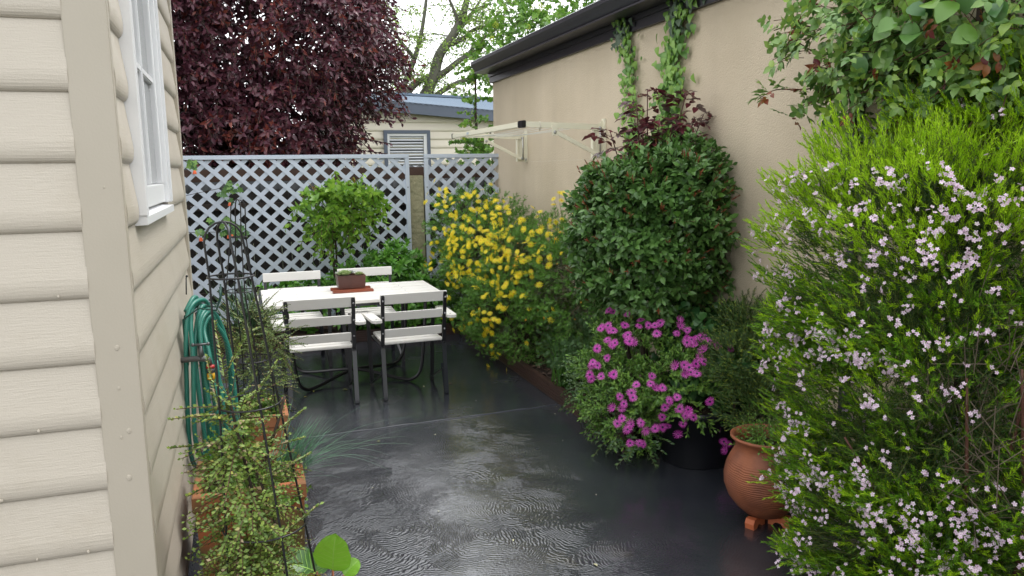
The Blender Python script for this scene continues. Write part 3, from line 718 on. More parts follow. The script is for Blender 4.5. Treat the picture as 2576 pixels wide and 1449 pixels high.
for k in range(26): mb.sphere((-L_ - .014, -W_ + .02 + k * .0328, .69), .011, 6, 4)
mb.build('end_trim', M_blk, tb)
mb = MB(); mb.bar((-L_ + .07, -W_ + .05, .664), (L_ - .07, -W_ + .05, .664), .03, .025); mb.bar((-L_ + .07, W_ - .05, .664), (L_ - .07, W_ - .05, .664), .03, .025)
for xx in (-L_ + .07, L_ - .07): mb.bar((xx, -W_ + .05, .664), (xx, W_ - .05, .664), .03, .025)
mb.build('apron', M_blk, tb)
for sx in (-1, 1):
    for sy in (-1, 1):
        mb = MB(); p = smooth_path([(sx * .52, sy * .36, .66), (sx * .50, sy * .36, .4), (sx * .47, sy * .35, .12), (sx * .41, sy * .31, .03), (sx * .32, sy * .24, .022), (sx * .12, sy * .08, .06), (0, 0, .075)], 6)
        mb.tube(p, .0135, 8); mb.build('leg', M_blk, tb, smooth=True)
# succulent box
bx = empty('succulent_box', (.785, 6.36, .722), label='dark red timber box of succulents standing on the table', cat='planter box')
mb = MB(); M_rb = mat('red_brown_timber', (.10, .03, .018), .4, noise=(7, .3, (.05, .016, .011)), bump=(50, .4, .003))
prof = [(-.105, 0), (.105, 0), (.112, .1), (-.112, .1)]
mb.prism(prof, -.085, -.07, lambda u, v, d: (u, d, v)); mb.build('side_board', M_rb, bx)
mb = MB(); mb.prism(prof, .07, .085, lambda u, v, d: (u, d, v)); mb.build('side_board', M_rb, bx)
for s in (-1, 1):
    mb = MB(); mb.add([(s * .105, -.0695, 0), (s * .105, .0695, 0), (s * .112, .0695, .1), (s * .112, -.0695, .1), (s * .092, -.0695, 0), (s * .092, .0695, 0), (s * .098, .0695, .1), (s * .098, -.0695, .1)], [(0, 1, 2, 3), (4, 5, 6, 7), (0, 4, 5, 1), (2, 6, 7, 3), (0, 3, 7, 4), (1, 5, 6, 2)])
    mb.build('end_board', mat('grey_red_timber', (.11, .07, .055), .5, noise=(10, .3, (.05, .03, .025))) if s < 0 else M_rb, bx)
mb = MB(); mb.box(-.091, .091, -.069, .069, .0, .085); mb.build('soil', M_soil, bx)
mb = MB(); mb.bbox(-.165, .155, -.055, .0, 0, .02, .003)
bd = mb.build('timber_board', mat('orange_timber', (.27, .06, .022), .35, noise=(9, .3, (.16, .035, .015)))); bd.location = (.785, 6.22, .7005); bd.rotation_euler.z = R(1)
mb2 = MB(); mb2.bbox(-.165, .155, .10, .155, 0, .02, .003); bd2 = mb2.build('timber_board_strip', M_rb); bd2.data.materials[0] = bd.data.materials[0]; bd2.location = bd.location; bd2.name = 'timber_board'
tag(bd, 'orange brown timber strip lying on the table under the front edge of the succulent box', 'board'); tag(bd2, 'orange brown timber strip under the rear of the succulent box', 'board')
M_suc = leafmat('succulent_green', [(.22, .32, .12), (.33, .42, .18), (.27, .36, .17)], .45, .1)
M_suc2 = leafmat('succulent_grey', [(.2, .27, .24), (.27, .3, .3), (.3, .22, .26)], .5, .1)
def rosette(name, loc, r, m, n=30, lab=None, h=.6):
    k = np.arange(n); a = k * 2.4; t = (k + 1) / n; el = (1 - t) * 1.25 + .15
    D = np.c_[np.cos(a) * np.cos(el), np.sin(a) * np.cos(el), np.sin(el)]
    P = np.c_[np.cos(a), np.sin(a), 0 * a] * (t * r * .15)[:, None]; N = np.c_[-np.cos(a) * np.sin(el), -np.sin(a) * np.sin(el), np.cos(el)]
    o = cloud(name, [(tpl_rows([(0, .12, 0), (.4, .24, .02), (.8, .22, .05), (1, .02, .12)], .25), P, D, N, r * (.55 + .45 * t), 0)], [m]); o.location = loc
    return tag(o, lab, 'succulent', 'succulents in the timber box')
rosette('succulent', (.735, 6.32, .822), .068, M_suc, 34, 'larger lime green rosette succulent in the timber box on the table')
rosette('succulent', (.845, 6.31, .82), .046, M_suc, 22, 'smaller lime green rosette succulent at the right of the timber box')
rosette('succulent', (.79, 6.38, .825), .045, M_suc2, 18, 'pointed grey green succulent between the two lime rosettes', )
rosette('succulent', (.70, 6.40, .82), .045, M_suc2, 16, 'wiry brownish succulent at the back left corner of the timber box')

# ---- fold out clothes line on the garage wall
M_cl = mat('cream_enamel', (.76, .73, .58), .35, .5)
cl = empty('clothes_line', (GX, 6.5, 1.85), label='cream folding clothes line mounted on the beige garage wall', cat='clothes line')
def cb(mb, nm, m=M_cl, smooth=False):
    o = mb.build(nm, m, cl, smooth); o.data.transform(Matrix.Translation((-GX, -6.5, -1.85))); return o
FXx = 2.035
for y in (5.6, 7.37):
    mb = MB(); mb.prism([(GX, 1.725), (GX - .1, 1.725), (GX - .1, 1.96), (GX - .06, 1.985), (GX, 2.03)], y - .004, y, lambda u, v, d: (u, d, v)); mb.box(GX - .014, GX - .001, y - .03, y + .025, 1.72, 2.03)
    mb.box(GX - .108, GX - .098, y - .02, y + .02, 1.725, 1.955); cb(mb, 'bracket')
    mb = MB(); arc = [(GX - .03 - .03 * math.cos(a), y - .007, 1.87 + .1 * math.sin(a)) for a in [(-.9 + .18 * i) for i in range(11)]]; mb.tube(arc, .005, 6); cb(mb, 'stay_slot')
    mb = MB(); mb.bar((GX - .07, y - .012, 1.965), (FXx, y - .012, 1.985), .018, .042); cb(mb, 'arm')
    mb = MB(); mb.bar((GX - .07, y - .03, 1.755), (GX - .43, y - .03, 1.93), .012, .03); mb.box(GX - .45, GX - .41, y - .037, y - .023, 1.90, 1.985); cb(mb, 'strut')
    mb = MB(); mb.bbox(GX - .062, GX - .048, y - .047, y - .0425, 1.745, 1.965, .001)
    for (xx, zz, rr) in ((GX - .055, 1.755, .018), (GX - .055, 1.955, .014), (GX - .43, 1.925, .014), (GX - .022, 1.745, .012)): mb.sphere((xx, y - .038, zz), rr, 12, 6, (1, .3, 1))
    cb(mb, 'pivot_bolts', mat('zinc', (.45, .45, .43), .3, metal=.7), True)
mb = MB(); mb.bbox(FXx - .02, FXx + .005, 5.60, 7.66, 1.965, 2.008, .004); cb(mb, 'front_bar')
mb = MB(); mb.bbox(FXx - .026, FXx + .01, 5.575, 5.685, 1.96, 2.013, .006); cb(mb, 'end_cap', M_blk)
mb = MB(); mb.bbox(FXx - .024, FXx + .008, 7.655, 7.68, 1.962, 2.011, .004); cb(mb, 'end_cap', M_blk)
mb = MB(); mb.bbox(FXx - .0225, FXx - .0200, 7.06, 7.13, 1.978, 1.998, .0005); cb(mb, 'maker_plate', mat('plate', (.45, .5, .55), .4))
mb = MB(); mb.bar((GX - .06, 7.1, 1.72), (GX - .06, 5.6, 1.72), .001, .001)
for i in range(7):
    x = FXx + .05 + i * .075; sg = random.uniform(.006, .02)
    mb.tube([(x, 5.6 + 1.78 * t, 1.972 - sg * 4 * t * (1 - t)) for t in [k / 8 for k in range(9)]], .0022, 5)
cb(mb, 'cord', mat('line_cord', (.62, .62, .56), .6), True)
mb = MB(); mb.tube([(FXx + .12 + .003 * math.sin(i), 5.588 + .014 * math.sin(i * 1.3), 1.972 + .032 * math.cos(i * 1.3) + .004 * math.sin(i * 3.1)) for i in range(26)], .0025, 5); cb(mb, 'cord_knot', mat('knot', (.62, .58, .48), .7), True)

# ---- terracotta planters, pots
def terra(n, b, tc):
    L = n.links.new
    t = n.nodes.new('ShaderNodeTexNoise'); t.inputs['Scale'].default_value = 5; t.inputs['Detail'].default_value = 7; L(tc.outputs['Object'], t.inputs[0])
    cr = n.nodes.new('ShaderNodeValToRGB'); L(t.outputs[0], cr.inputs[0]); e = cr.color_ramp.elements
    e[0].position = .42; e[0].color = (.15, .10, .045, 1); e[1].position = .60; e[1].color = (.42, .135, .055, 1)
    L(cr.outputs[0], b.inputs['Base Color'])
M_ter = mat('mossy_terracotta', (.42, .14, .06), .6, .4, custom=terra, bump=(70, .3, .002))
M_ter2 = mat('pale_terracotta', (.48, .21, .10), .6, .4, noise=(6, .2, (.40, .15, .065)), bump=(70, .3, .002))
def planter(loc, hx, hy, h, m, label, t=.03):
    r = empty('square_planter', loc, label=label, cat='planter', group='terracotta square planters beside the house')
    mb = MB(); b = .86
    def ring(sx, sy, z): return [(-sx, -sy, z), (sx, -sy, z), (sx, sy, z), (-sx, sy, z)]
    rings = [ring(hx * b, hy * b, 0), ring(hx * .955, hy * .955, h - .07), ring(hx * .965, hy * .965, h - .065), ring(hx, hy, h - .055), ring(hx, hy, h - .004), ring(hx - .004, hy - .004, h), ring(hx - t, hy - t, h), ring(hx - t - .004, hy - t - .004, h - .006), ring(hx - t - .01, hy - t - .01, h - .12)]
    vs = [v for q in rings for v in q]; fs = [(0, 3, 2, 1)]
    for i in range(len(rings) - 1):
        for k in range(4): fs.append((4 * i + k, 4 * i + (k + 1) % 4, 4 * i + 4 + (k + 1) % 4, 4 * i + 4 + k))
    mb.add(vs, fs); mb.build('pot_body', m, r)
    mb = MB(); mb.box(-hx + t + .008, hx - t - .008, -hy + t + .008, hy - t - .008, h - .11, h - .07); mb.build('soil', M_soil, r)
    return r
planter((-.045, 3.065, 0), .20, .195, .50, M_ter, 'tall mossy orange terracotta square planter holding blue grass beside the hose')
planter((-.03, 4.19, 0), .18, .175, .42, M_ter2, 'pale orange terracotta square planter further back beside the table')
# black tub
tub = empty('plastic_tub', (2.36, 3.68, 0), label='large black plastic tub under the magenta daisies', cat='plant pot')
M_tub = mat('black_plastic', (.014, .015, .019), .32, .5, noise=(3, .2, (.009, .010, .013)))
mb = MB(); mb.lathe([(.001, 0), (.19, 0), (.2, .01), (.232, .29), (.246, .292), (.248, .33), (.24, .334), (.23, .33), (.225, .29), (.2, .24), (.001, .24)], n=48); mb.build('pot_body', M_tub, tub, smooth=True)
mb = MB(); mb.lathe([(.224, .285), (.15, .3), (.001, .3)], n=24); mb.build('soil', M_soil, tub, smooth=True)
# round terracotta pot
tp = empty('round_pot', (2.215, 2.87, 0), label='round ribbed terracotta pot on clay feet beside the flowering hedge', cat='plant pot')
def ribs(n, b, tc):
    L = n.links.new
    sp = n.nodes.new('ShaderNodeSeparateXYZ'); L(tc.outputs['Object'], sp.inputs[0])
    t = n.nodes.new('ShaderNodeTexNoise'); t.inputs['Scale'].default_value = 9; t.inputs['Detail'].default_value = 3; L(tc.outputs['Object'], t.inputs[0])
    a = n.nodes.new('ShaderNodeMath'); a.operation = 'MULTIPLY_ADD'; L(sp.outputs[2], a.inputs[0]); a.inputs[1].default_value = 620
    t2 = n.nodes.new('ShaderNodeMath'); t2.operation = 'MULTIPLY'; L(t.outputs[0], t2.inputs[0]); t2.inputs[1].default_value = 16; L(t2.outputs[0], a.inputs[2])
    s = n.nodes.new('ShaderNodeMath'); s.operation = 'SINE'; L(a.outputs[0], s.inputs[0])
    mr = n.nodes.new('ShaderNodeMapRange'); L(sp.outputs[2], mr.inputs[0]); mr.inputs[1].default_value = .29; mr.inputs[2].default_value = .32; mr.inputs[3].default_value = 1; mr.inputs[4].default_value = .08
    m2 = n.nodes.new('ShaderNodeMath'); m2.operation = 'MULTIPLY'; L(s.outputs[0], m2.inputs[0]); L(mr.outputs[0], m2.inputs[1])
    nn = n.nodes.new('ShaderNodeTexNoise'); nn.inputs['Scale'].default_value = 60; nn.inputs['Detail'].default_value = 4; L(tc.outputs['Object'], nn.inputs[0])
    m3 = n.nodes.new('ShaderNodeMath'); m3.operation = 'ADD'; L(m2.outputs[0], m3.inputs[0]); L(nn.outputs[0], m3.inputs[1])
    bp = n.nodes.new('ShaderNodeBump'); bp.inputs['Strength'].default_value = .5; bp.inputs['Distance'].default_value = .0025; L(m3.outputs[0], bp.inputs['Height']); L(bp.outputs[0], b.inputs['Normal'])
    cr = n.nodes.new('ShaderNodeValToRGB'); L(t.outputs[0], cr.inputs[0]); e = cr.color_ramp.elements
    e[0].position = .3; e[0].color = (.15, .048, .024, 1); e[1].position = .65; e[1].color = (.29, .098, .045, 1); L(cr.outputs[0], b.inputs['Base Color'])
M_rp = mat('ribbed_clay', (.26, .1, .05), .55, .4, custom=ribs)
pr_ = [(.001, .035), (.06, .035), (.09, .05), (.13, .085), (.165, .13), (.185, .185), (.188, .23), (.178, .28), (.16, .32), (.143, .35), (.137, .372), (.142, .392), (.156, .405), (.163, .412), (.163, .420), (.155, .423), (.143, .412), (.13, .395), (.124, .37), (.12, .34), (.001, .34)]
mb = MB(); mb.lathe(pr_, n=64); mb.build('pot_body', M_rp, tp, smooth=True)
mb = MB(); mb.lathe([(.123, .365), (.06, .375), (.001, .375)], n=24); mb.build('soil', M_soil, tp, smooth=True)
for a in (R(205), R(300), R(60)):
    mb = MB(); c_, s_ = math.cos(a), math.sin(a)
    poly = [(.03, 0), (.05, 0), (.06, .018), (.075, .022), (.09, .018), (.105, 0), (.13, 0), (.135, .03), (.125, .05), (.10, .052), (.09, .043), (.03, .035)]
    mb.prism(poly, -.022, .022, lambda u, v, d: (c_ * u - s_ * d, s_ * u + c_ * d, v)); mb.build('pot_foot', mat('orange_clay', (.45, .12, .045), .6), tp)

# ---- wire obelisks
def obelisk(name, rings, top, base, label, wire, nleg=4, lean=(0, 0)):
    """rings (z, r, cx, cy), top (z, cx, cy)"""
    r = empty('wire_obelisk', base, label=label, cat='plant support', group='black wire obelisks')
    bx_, by_, bz_ = base
    rr = sorted(rings)
    M = M_blk
    for k in range(nleg // 2):
        a = PI * k / (nleg // 2) + .35
        pts = []
        zt, cx, cy = top
        for z, rad, x, y in rr: pts.append((x + rad * math.cos(a), y + rad * math.sin(a), z))
        z1, r1, x1, y1 = rr[-1]
        arc = []
        rt = r1 * .92; zc = zt - rt
        for i in range(9):
            t = PI * i / 8; arc.append((cx + rt * math.cos(t) * math.cos(a), cy + rt * math.cos(t) * math.sin(a), zc + rt * math.sin(t)))
        back = [(x - rad * math.cos(a), y - rad * math.sin(a), z) for z, rad, x, y in rr[::-1]]
        P = [(x - bx_, y - by_, z - bz_) for x, y, z in pts + arc + back]
        mb = MB(); mb.tube(P, wire, 6); mb.build('hoop_leg', M, r, smooth=True)
    for z, rad, x, y in rr[1:]:
        mb = MB(); mb.tube([(x - bx_ + (rad + wire) * math.cos(t * PI / 18), y - by_ + (rad + wire) * math.sin(t * PI / 18), z - bz_) for t in range(36)], wire * .85, 6, closed=True); mb.build('ring', M, r, smooth=True)
    return r
obelisk('a', [(.0, .17, .03, 2.4), (.575, .122, .002, 2.4), (.965, .089, -.022, 2.4), (1.352, .061, -.050, 2.4)], (1.513, -.062, 2.4), (.03, 2.4, 0), 'nearest black wire obelisk with yellow green twigs growing through it', .0034)
obelisk('b', [(.36, .12, -.02, 3.93), (.75, .10, -.02, 3.93), (1.09, .067, -.045, 3.93), (1.35, .037, -.035, 3.93)], (1.527, -.027, 3.93), (-.02, 3.93, .34), 'farther black wire obelisk in front of the lattice fence', .003)
# pot that carries the near obelisk
np_ = empty('round_planter', (.03, 2.4, 0), label='weathered terracotta pot hidden under the yellow green twigs at the bottom left', cat='plant pot')
mb = MB(); mb.lathe([(.001, 0), (.13, 0), (.17, .2), (.19, .2), (.195, .25), (.175, .25), (.165, .2), (.001, .2)], n=40); mb.build('pot_body', M_ter, np_, smooth=True)

# ---- hose, holder, tap
M_hose = mat('green_hose', (.02, .14, .105), .35, .5, custom=None)
def hosemat(n, b, tc):
    L = n.links.new
    v = n.nodes.new('ShaderNodeTexWave'); v.inputs['Scale'].default_value = 55; v.inputs['Distortion'].default_value = 1.5; v.bands_direction = 'DIAGONAL'; L(tc.outputs['Object'], v.inputs[0])
    cr = n.nodes.new('ShaderNodeValToRGB'); L(v.outputs['Fac'], cr.inputs[0]); e = cr.color_ramp.elements
    e[0].color = (.02, .15, .115, 1); e[1].color = (.05, .26, .20, 1); L(cr.outputs[0], b.inputs['Base Color'])
M_hose = mat('green_hose', (.02, .14, .105), .32, .5, custom=hosemat)
ho = empty('garden_hose', (-.2, 3.6, .75), label='coiled green garden hose hanging on the house wall', cat='hose')
pts = []
for k in range(7):
    xx = -.262 + .013 * k; bot = .36 + .05 * math.sin(k * 2.1) - .0 * k; wv = .075 + .02 * math.sin(k * 1.7); top = 1.12 - .014 * k + .004 * math.sin(k * 3)
    dx = .013 * (k - 2)
    q = .05 + .012 * math.sin(k * 1.9)
    for (y, z, ex) in ((3.60 - wv * .8, top - .05, -.004), (3.60, top, q * .5), (3.60 + wv * .8, top - .05, q), (3.60 + wv * 1.4, .85, q + .012 + dx * .5), (3.60 + wv * 1.3, bot + .12, q + .012 + dx), (3.60, bot, .03 + dx), (3.60 - wv * 1.4, bot + .12, .008 + dx), (3.60 - wv * 1.4, .85, .0 + dx * .5)):
        pts.append((xx + ex + random.uniform(-.010, .010) + .2, y - 3.6, z - .75))
mb = MB(); mb.tube(smooth_path(pts, 6), .0098, 9); mb.build('coil', M_hose, ho, smooth=True)
mb = MB(); mb.tube([(p[0] + .2, p[1] - 3.6, p[2] - .75) for p in smooth_path([(-.16, 3.54, .80), (-.14, 3.52, .72), (-.10, 3.55, .6), (-.10, 3.62, .5), (-.16, 3.66, .48)], 8)], .0088, 8); mb.build('tail', M_hose, ho, smooth=True)
hh = empty('hose_hanger', (-.27, 3.6, 1.0), label='green wire hose hanger fixed to the house wall behind the hose coil', cat='hose hanger')
M_dg = mat('dark_green_wire', (.01, .06, .045), .4)
mb = MB()
for y in (-.09, .0, .09): mb.tube([(-.005, y, -.18), (-.005, y, .04), (.06, y, .085), (.13, y, .07), (.15, y, .12), (.148, y, .16)], .004, 6)
for x, z in ((.06, .085), (.13, .07), (.15, .14), (-.003, -.1)): mb.tube([(x, -.09, z), (x, .09, z)], .0035, 6)
mb.build('wire_frame', M_dg, hh, smooth=True)
mb = MB(); mb.tube([(-.008, .24, .10), (-.003, .24, .18)], .003, 6); mb.sphere((-.0, .24, .185), .006, 8, 5); mb.build('hook', M_flat, hh, smooth=True)
ta = empty('garden_tap', (-.2, 3.45, .88), label='grey tap with red and yellow hose connector on the house wall', cat='tap')
M_tapm = mat('tap_grey', (.12, .125, .13), .35, metal=.5)
mb = MB(); mb.tube([(-.09, .0, .0), (-.02, 0, .0), (.0, 0, .0), (.018, -.0, -.01), (.022, 0, -.03)], [.012, .012, .016, .012, .011], 10); mb.tube([(-.01, 0, 0), (-.01, 0, .055)], [.014, .007], 10); mb.build('tap_body', M_tapm, ta, smooth=True)
mb = MB(); mb.bar((-.04, 0, .06), (.02, 0, .06), .012, .008); mb.sphere((-.04, 0, .06), .008); mb.sphere((.02, 0, .06), .008); mb.build('tap_handle', M_tapm, ta, smooth=True)
mb = MB(); mb.lathe([(.001, .012), (.017, .012), (.018, 0), (.001, 0)], (.022, 0, -.045), 16); mb.build('red_collar', mat('red_plastic', (.45, .03, .03), .4), ta, smooth=True)
mb = MB(); mb.lathe([(.001, .018), (.0165, .018), (.0165, 0), (.001, 0)], (.022, 0, -.064), 16); mb.build('grey_collar', M_tapm, ta, smooth=True)
mb = MB(); mb.lathe([(.001, .032), (.0155, .032), (.0165, .004), (.010, 0), (.001, 0)], (.022, 0, -.097), 16); mb.build('yellow_connector', mat('yellow_plastic', (.62, .33, .01), .4), ta, smooth=True)
YF = np.array([(1.866,7.605,1.478,-0.64,0.18,0.75),(1.708,7.652,1.356,-0.88,0.22,0.43),(1.846,7.612,1.389,-0.75,0.21,0.63),(1.893,7.339,1.383,-0.67,-0.32,0.67),(1.843,7.315,1.303,-0.8,-0.36,0.48),(1.811,7.308,1.229,-0.88,-0.37,0.31),(2.054,7.211,1.401,-0.21,-0.62,0.75),(2.227,7.347,1.465,0.33,-0.32,0.89),(2.111,7.19,1.392,-0.03,-0.67,0.74),(1.995,7.217,1.381,-0.39,-0.6,0.7),(2.275,7.204,1.35,0.48,-0.62,0.62),(2.007,7.122,1.273,-0.36,-0.81,0.46),(2.074,7.115,1.295,-0.15,-0.84,0.52),(2.038,6.811,1.311,-0.39,-0.13,0.91),(2.168,6.717,1.324,-0.08,-0.27,0.96),(2.285,6.886,1.343,0.2,-0.02,0.98),(2.221,6.653,1.303,0.05,-0.37,0.93),(1.889,7.183,1.226,-0.69,-0.64,0.32),(1.882,7.174,1.187,-0.71,-0.66,0.24),(1.926,6.762,1.231,-0.65,-0.2,0.74),(1.961,6.621,1.202,-0.58,-0.41,0.7),(2.086,6.608,1.265,-0.28,-0.44,0.85),(2.062,6.546,1.218,-0.35,-0.54,0.77),(2.15,6.527,1.231,-0.13,-0.58,0.81),(2.152,6.579,1.265,-0.12,-0.49,0.86),(1.815,7.245,1.097,-0.87,-0.49,0.04),(1.863,7.176,1.1,-0.76,-0.65,0.04),(1.809,6.869,1.1,-0.89,-0.04,0.46),(1.841,6.743,1.123,-0.83,-0.22,0.51),(1.935,6.577,1.147,-0.65,-0.48,0.59),(1.996,6.516,1.152,-0.52,-0.59,0.62),(1.898,6.589,1.111,-0.73,-0.45,0.51),(2.008,6.46,1.102,-0.5,-0.69,0.53),(2.026,6.425,1.068,-0.46,-0.76,0.46),(2.069,6.435,1.117,-0.35,-0.74,0.57),(2.07,6.254,1.143,-0.64,0.16,0.75),(2.098,6.121,1.179,-0.57,0.02,0.82),(2.148,6.074,1.209,-0.45,-0.03,0.89),(2.036,5.914,1.103,-0.72,-0.19,0.67),(1.835,7.222,1.01,-0.83,-0.54,-0.15),(1.776,6.911,1.023,-0.95,0.01,0.31),(1.798,6.764,1.049,-0.91,-0.19,0.36),(1.814,6.684,1.032,-0.89,-0.3,0.34),(1.907,6.532,1.064,-0.72,-0.55,0.42),(1.927,6.498,1.051,-0.68,-0.61,0.4),(1.969,6.442,1.025,-0.6,-0.72,0.36),(2.022,6.292,1.086,-0.75,0.19,0.63),(1.992,6.339,1.026,-0.82,0.24,0.51),(1.956,6.099,1.021,-0.88,-0.0,0.48),(1.958,6.284,0.99,-0.88,0.18,0.43),(1.772,7.438,0.947,-0.96,-0.12,-0.27),(1.752,7.6,0.837,-0.89,0.16,-0.43),(1.743,7.595,0.789,-0.86,0.15,-0.49),(1.63,7.107,0.766,-0.97,0.21,-0.13),(1.813,7.445,0.846,-0.87,-0.1,-0.49),(1.835,7.335,0.855,-0.82,-0.32,-0.48),(1.758,6.825,0.925,-0.99,-0.1,0.12),(1.776,6.747,0.962,-0.96,-0.21,0.19),(1.802,6.65,0.947,-0.92,-0.35,0.17),(1.847,7.451,0.794,-0.79,-0.1,-0.61),(1.751,6.866,0.846,-1.0,-0.05,-0.03),(1.894,6.496,0.972,-0.76,-0.6,0.24),(1.933,6.451,0.968,-0.68,-0.69,0.23),(1.811,6.609,0.884,-0.91,-0.41,0.05),(1.77,6.743,0.798,-0.97,-0.21,-0.12),(1.772,6.78,0.748,-0.96,-0.16,-0.21),(1.779,6.897,0.688,-0.95,-0.0,-0.33),(1.799,6.656,0.776,-0.93,-0.34,-0.16),(1.819,6.62,0.749,-0.89,-0.39,-0.22),(1.844,6.544,0.845,-0.86,-0.52,-0.03),(1.852,6.548,0.771,-0.84,-0.51,-0.18),(1.895,6.49,0.76,-0.76,-0.61,-0.21),(1.909,6.458,0.837,-0.74,-0.67,-0.05),(1.95,6.418,0.831,-0.65,-0.76,-0.06),(1.957,6.418,0.794,-0.63,-0.76,-0.14),(1.913,6.149,0.915,-0.96,0.05,0.28),(1.911,5.994,0.891,-0.97,-0.1,0.24),(1.897,6.017,0.821,-0.99,-0.08,0.11),(1.913,5.92,0.852,-0.97,-0.17,0.17),(1.937,5.924,0.945,-0.92,-0.17,0.34),(1.961,5.814,0.936,-0.9,-0.28,0.34),(1.938,6.46,0.717,-0.67,-0.68,-0.31),(1.843,6.603,0.698,-0.85,-0.42,-0.32),(1.769,7.038,0.633,-0.9,0.17,-0.4),(1.802,7.017,0.594,-0.86,0.15,-0.49),(1.829,7.004,0.578,-0.83,0.14,-0.53),(1.765,6.995,0.47,-0.79,0.1,-0.6),(1.901,6.254,0.72,-0.64,-0.03,0.77),(1.897,5.98,0.751,-0.99,-0.11,-0.02),(1.9,5.97,0.711,-0.99,-0.12,-0.09),(1.927,5.825,0.73,-0.96,-0.27,-0.06),(1.914,5.922,0.663,-0.97,-0.17,-0.18),(1.849,6.094,0.647,-0.79,-0.13,0.6),(1.845,6.479,0.647,-0.8,0.11,0.59),(1.951,5.753,0.792,-0.93,-0.35,0.06),(1.996,5.666,0.84,-0.87,-0.46,0.16),(1.994,5.663,0.82,-0.87,-0.47,0.13),(2.052,5.578,0.835,-0.78,-0.61,0.17),(2.022,5.678,0.942,-0.81,-0.46,0.38),(2.059,5.644,0.97,-0.73,-0.51,0.45),(2.02,5.76,1.012,-0.79,-0.35,0.51),(1.977,5.835,0.986,-0.86,-0.26,0.44),(2.098,5.739,1.09,-0.61,-0.39,0.69),(2.102,5.68,1.056,-0.61,-0.47,0.64),(2.153,5.77,1.144,-0.46,-0.36,0.81),(2.202,5.748,1.158,-0.33,-0.39,0.86),(2.127,5.493,1.036,-0.8,0.11,0.59),(2.117,5.273,1.012,-0.83,-0.15,0.54),(2.151,5.177,1.024,-0.76,-0.28,0.59),(2.084,5.243,0.94,-0.9,-0.18,0.39),(2.032,5.361,0.773,-1.0,-0.04,0.06),(2.01,5.637,0.692,-0.85,-0.51,-0.14),(1.97,5.733,0.654,-0.9,-0.38,-0.21),(1.959,5.742,0.686,-0.92,-0.36,-0.14),(1.94,5.799,0.635,-0.65,-0.38,0.66),(1.88,5.815,0.566,-0.82,-0.36,0.44),(1.9,5.755,0.548,-0.8,-0.43,0.41),(1.825,5.868,0.449,-0.95,-0.31,0.08),(1.852,5.802,0.466,-0.91,-0.38,0.14),(1.831,5.847,0.417,-0.94,-0.33,-0.01),(1.85,5.799,0.425,-0.92,-0.38,0.02),(1.807,5.958,0.496,-0.95,-0.23,0.21),(1.783,6.06,0.479,-0.97,-0.16,0.16),(1.769,6.153,0.463,-0.99,-0.09,0.11),(1.773,6.099,0.43,-0.99,-0.13,0.03),(1.768,6.152,0.399,-0.99,-0.09,-0.05),(1.812,6.554,0.265,-0.9,0.17,-0.41),(1.768,6.653,0.334,-0.95,0.22,-0.21),(1.649,6.754,0.342,-0.97,0.21,-0.15),(1.805,6.027,0.299,-0.93,-0.18,-0.33),(1.817,6.065,0.254,-0.88,-0.15,-0.44),(1.869,6.204,0.154,-0.72,-0.06,-0.69),(1.857,5.971,0.22,-0.8,-0.22,-0.55),(1.921,5.967,0.151,-0.63,-0.23,-0.74),(1.943,6.226,0.084,-0.52,-0.05,-0.85),(1.92,6.222,0.06,-0.54,-0.04,-0.84),(1.948,6.172,0.047,-0.47,-0.07,-0.88),(1.886,6.161,-0.013,-0.52,-0.07,-0.85),(1.996,6.011,-0.024,-0.32,-0.15,-0.93),(2.035,5.581,0.318,-0.48,-0.77,-0.43),(2.144,5.533,0.491,-0.03,-0.94,0.34),(2.074,5.179,0.614,-0.94,-0.26,-0.24),(2.088,5.198,0.554,-0.9,-0.24,-0.36),(2.064,5.61,0.584,-0.34,-0.69,0.64),(2.358,6.128,1.306,0.09,0.03,1.0),(2.347,6.14,1.26,0.07,0.04,1.0),(2.501,6.749,1.204,0.7,-0.21,0.68),(2.206,6.033,1.23,-0.3,-0.07,0.95),(2.439,6.035,1.41,0.23,-0.05,0.97),(2.445,6.033,1.365,0.26,-0.06,0.96),(2.473,5.994,1.43,0.28,-0.08,0.96),(2.5,5.956,1.468,0.31,-0.1,0.94),(2.562,5.888,1.429,0.42,-0.15,0.89),(2.485,5.986,1.391,0.32,-0.09,0.94),(2.371,5.906,1.226,0.14,-0.21,0.97),(2.403,5.878,1.213,0.23,-0.24,0.94),(2.504,5.975,1.241,0.44,-0.12,0.89),(2.509,5.969,1.215,0.47,-0.13,0.87),(2.262,5.823,1.203,-0.16,-0.3,0.94),(2.245,5.711,1.153,-0.22,-0.45,0.87),(2.575,5.887,1.28,0.53,-0.17,0.83),(2.418,5.447,1.29,0.05,0.05,1.0),(2.338,5.278,1.174,-0.2,-0.16,0.97),(2.504,5.905,1.18,0.48,-0.2,0.85),(2.118,5.9,1.168,-0.53,-0.21,0.82),(2.009,6.42,1.04,-0.5,-0.76,0.4),(2.072,6.463,1.151,-0.34,-0.69,0.64),(1.976,6.418,0.983,-0.59,-0.76,0.27),(1.791,6.741,0.706,-0.93,-0.22,-0.29),(1.87,6.538,0.726,-0.8,-0.53,-0.27),(1.95,6.475,1.052,-0.64,-0.65,0.41),(1.93,6.153,0.962,-0.93,0.05,0.37),(1.902,6.209,0.846,-0.98,0.1,0.16)])
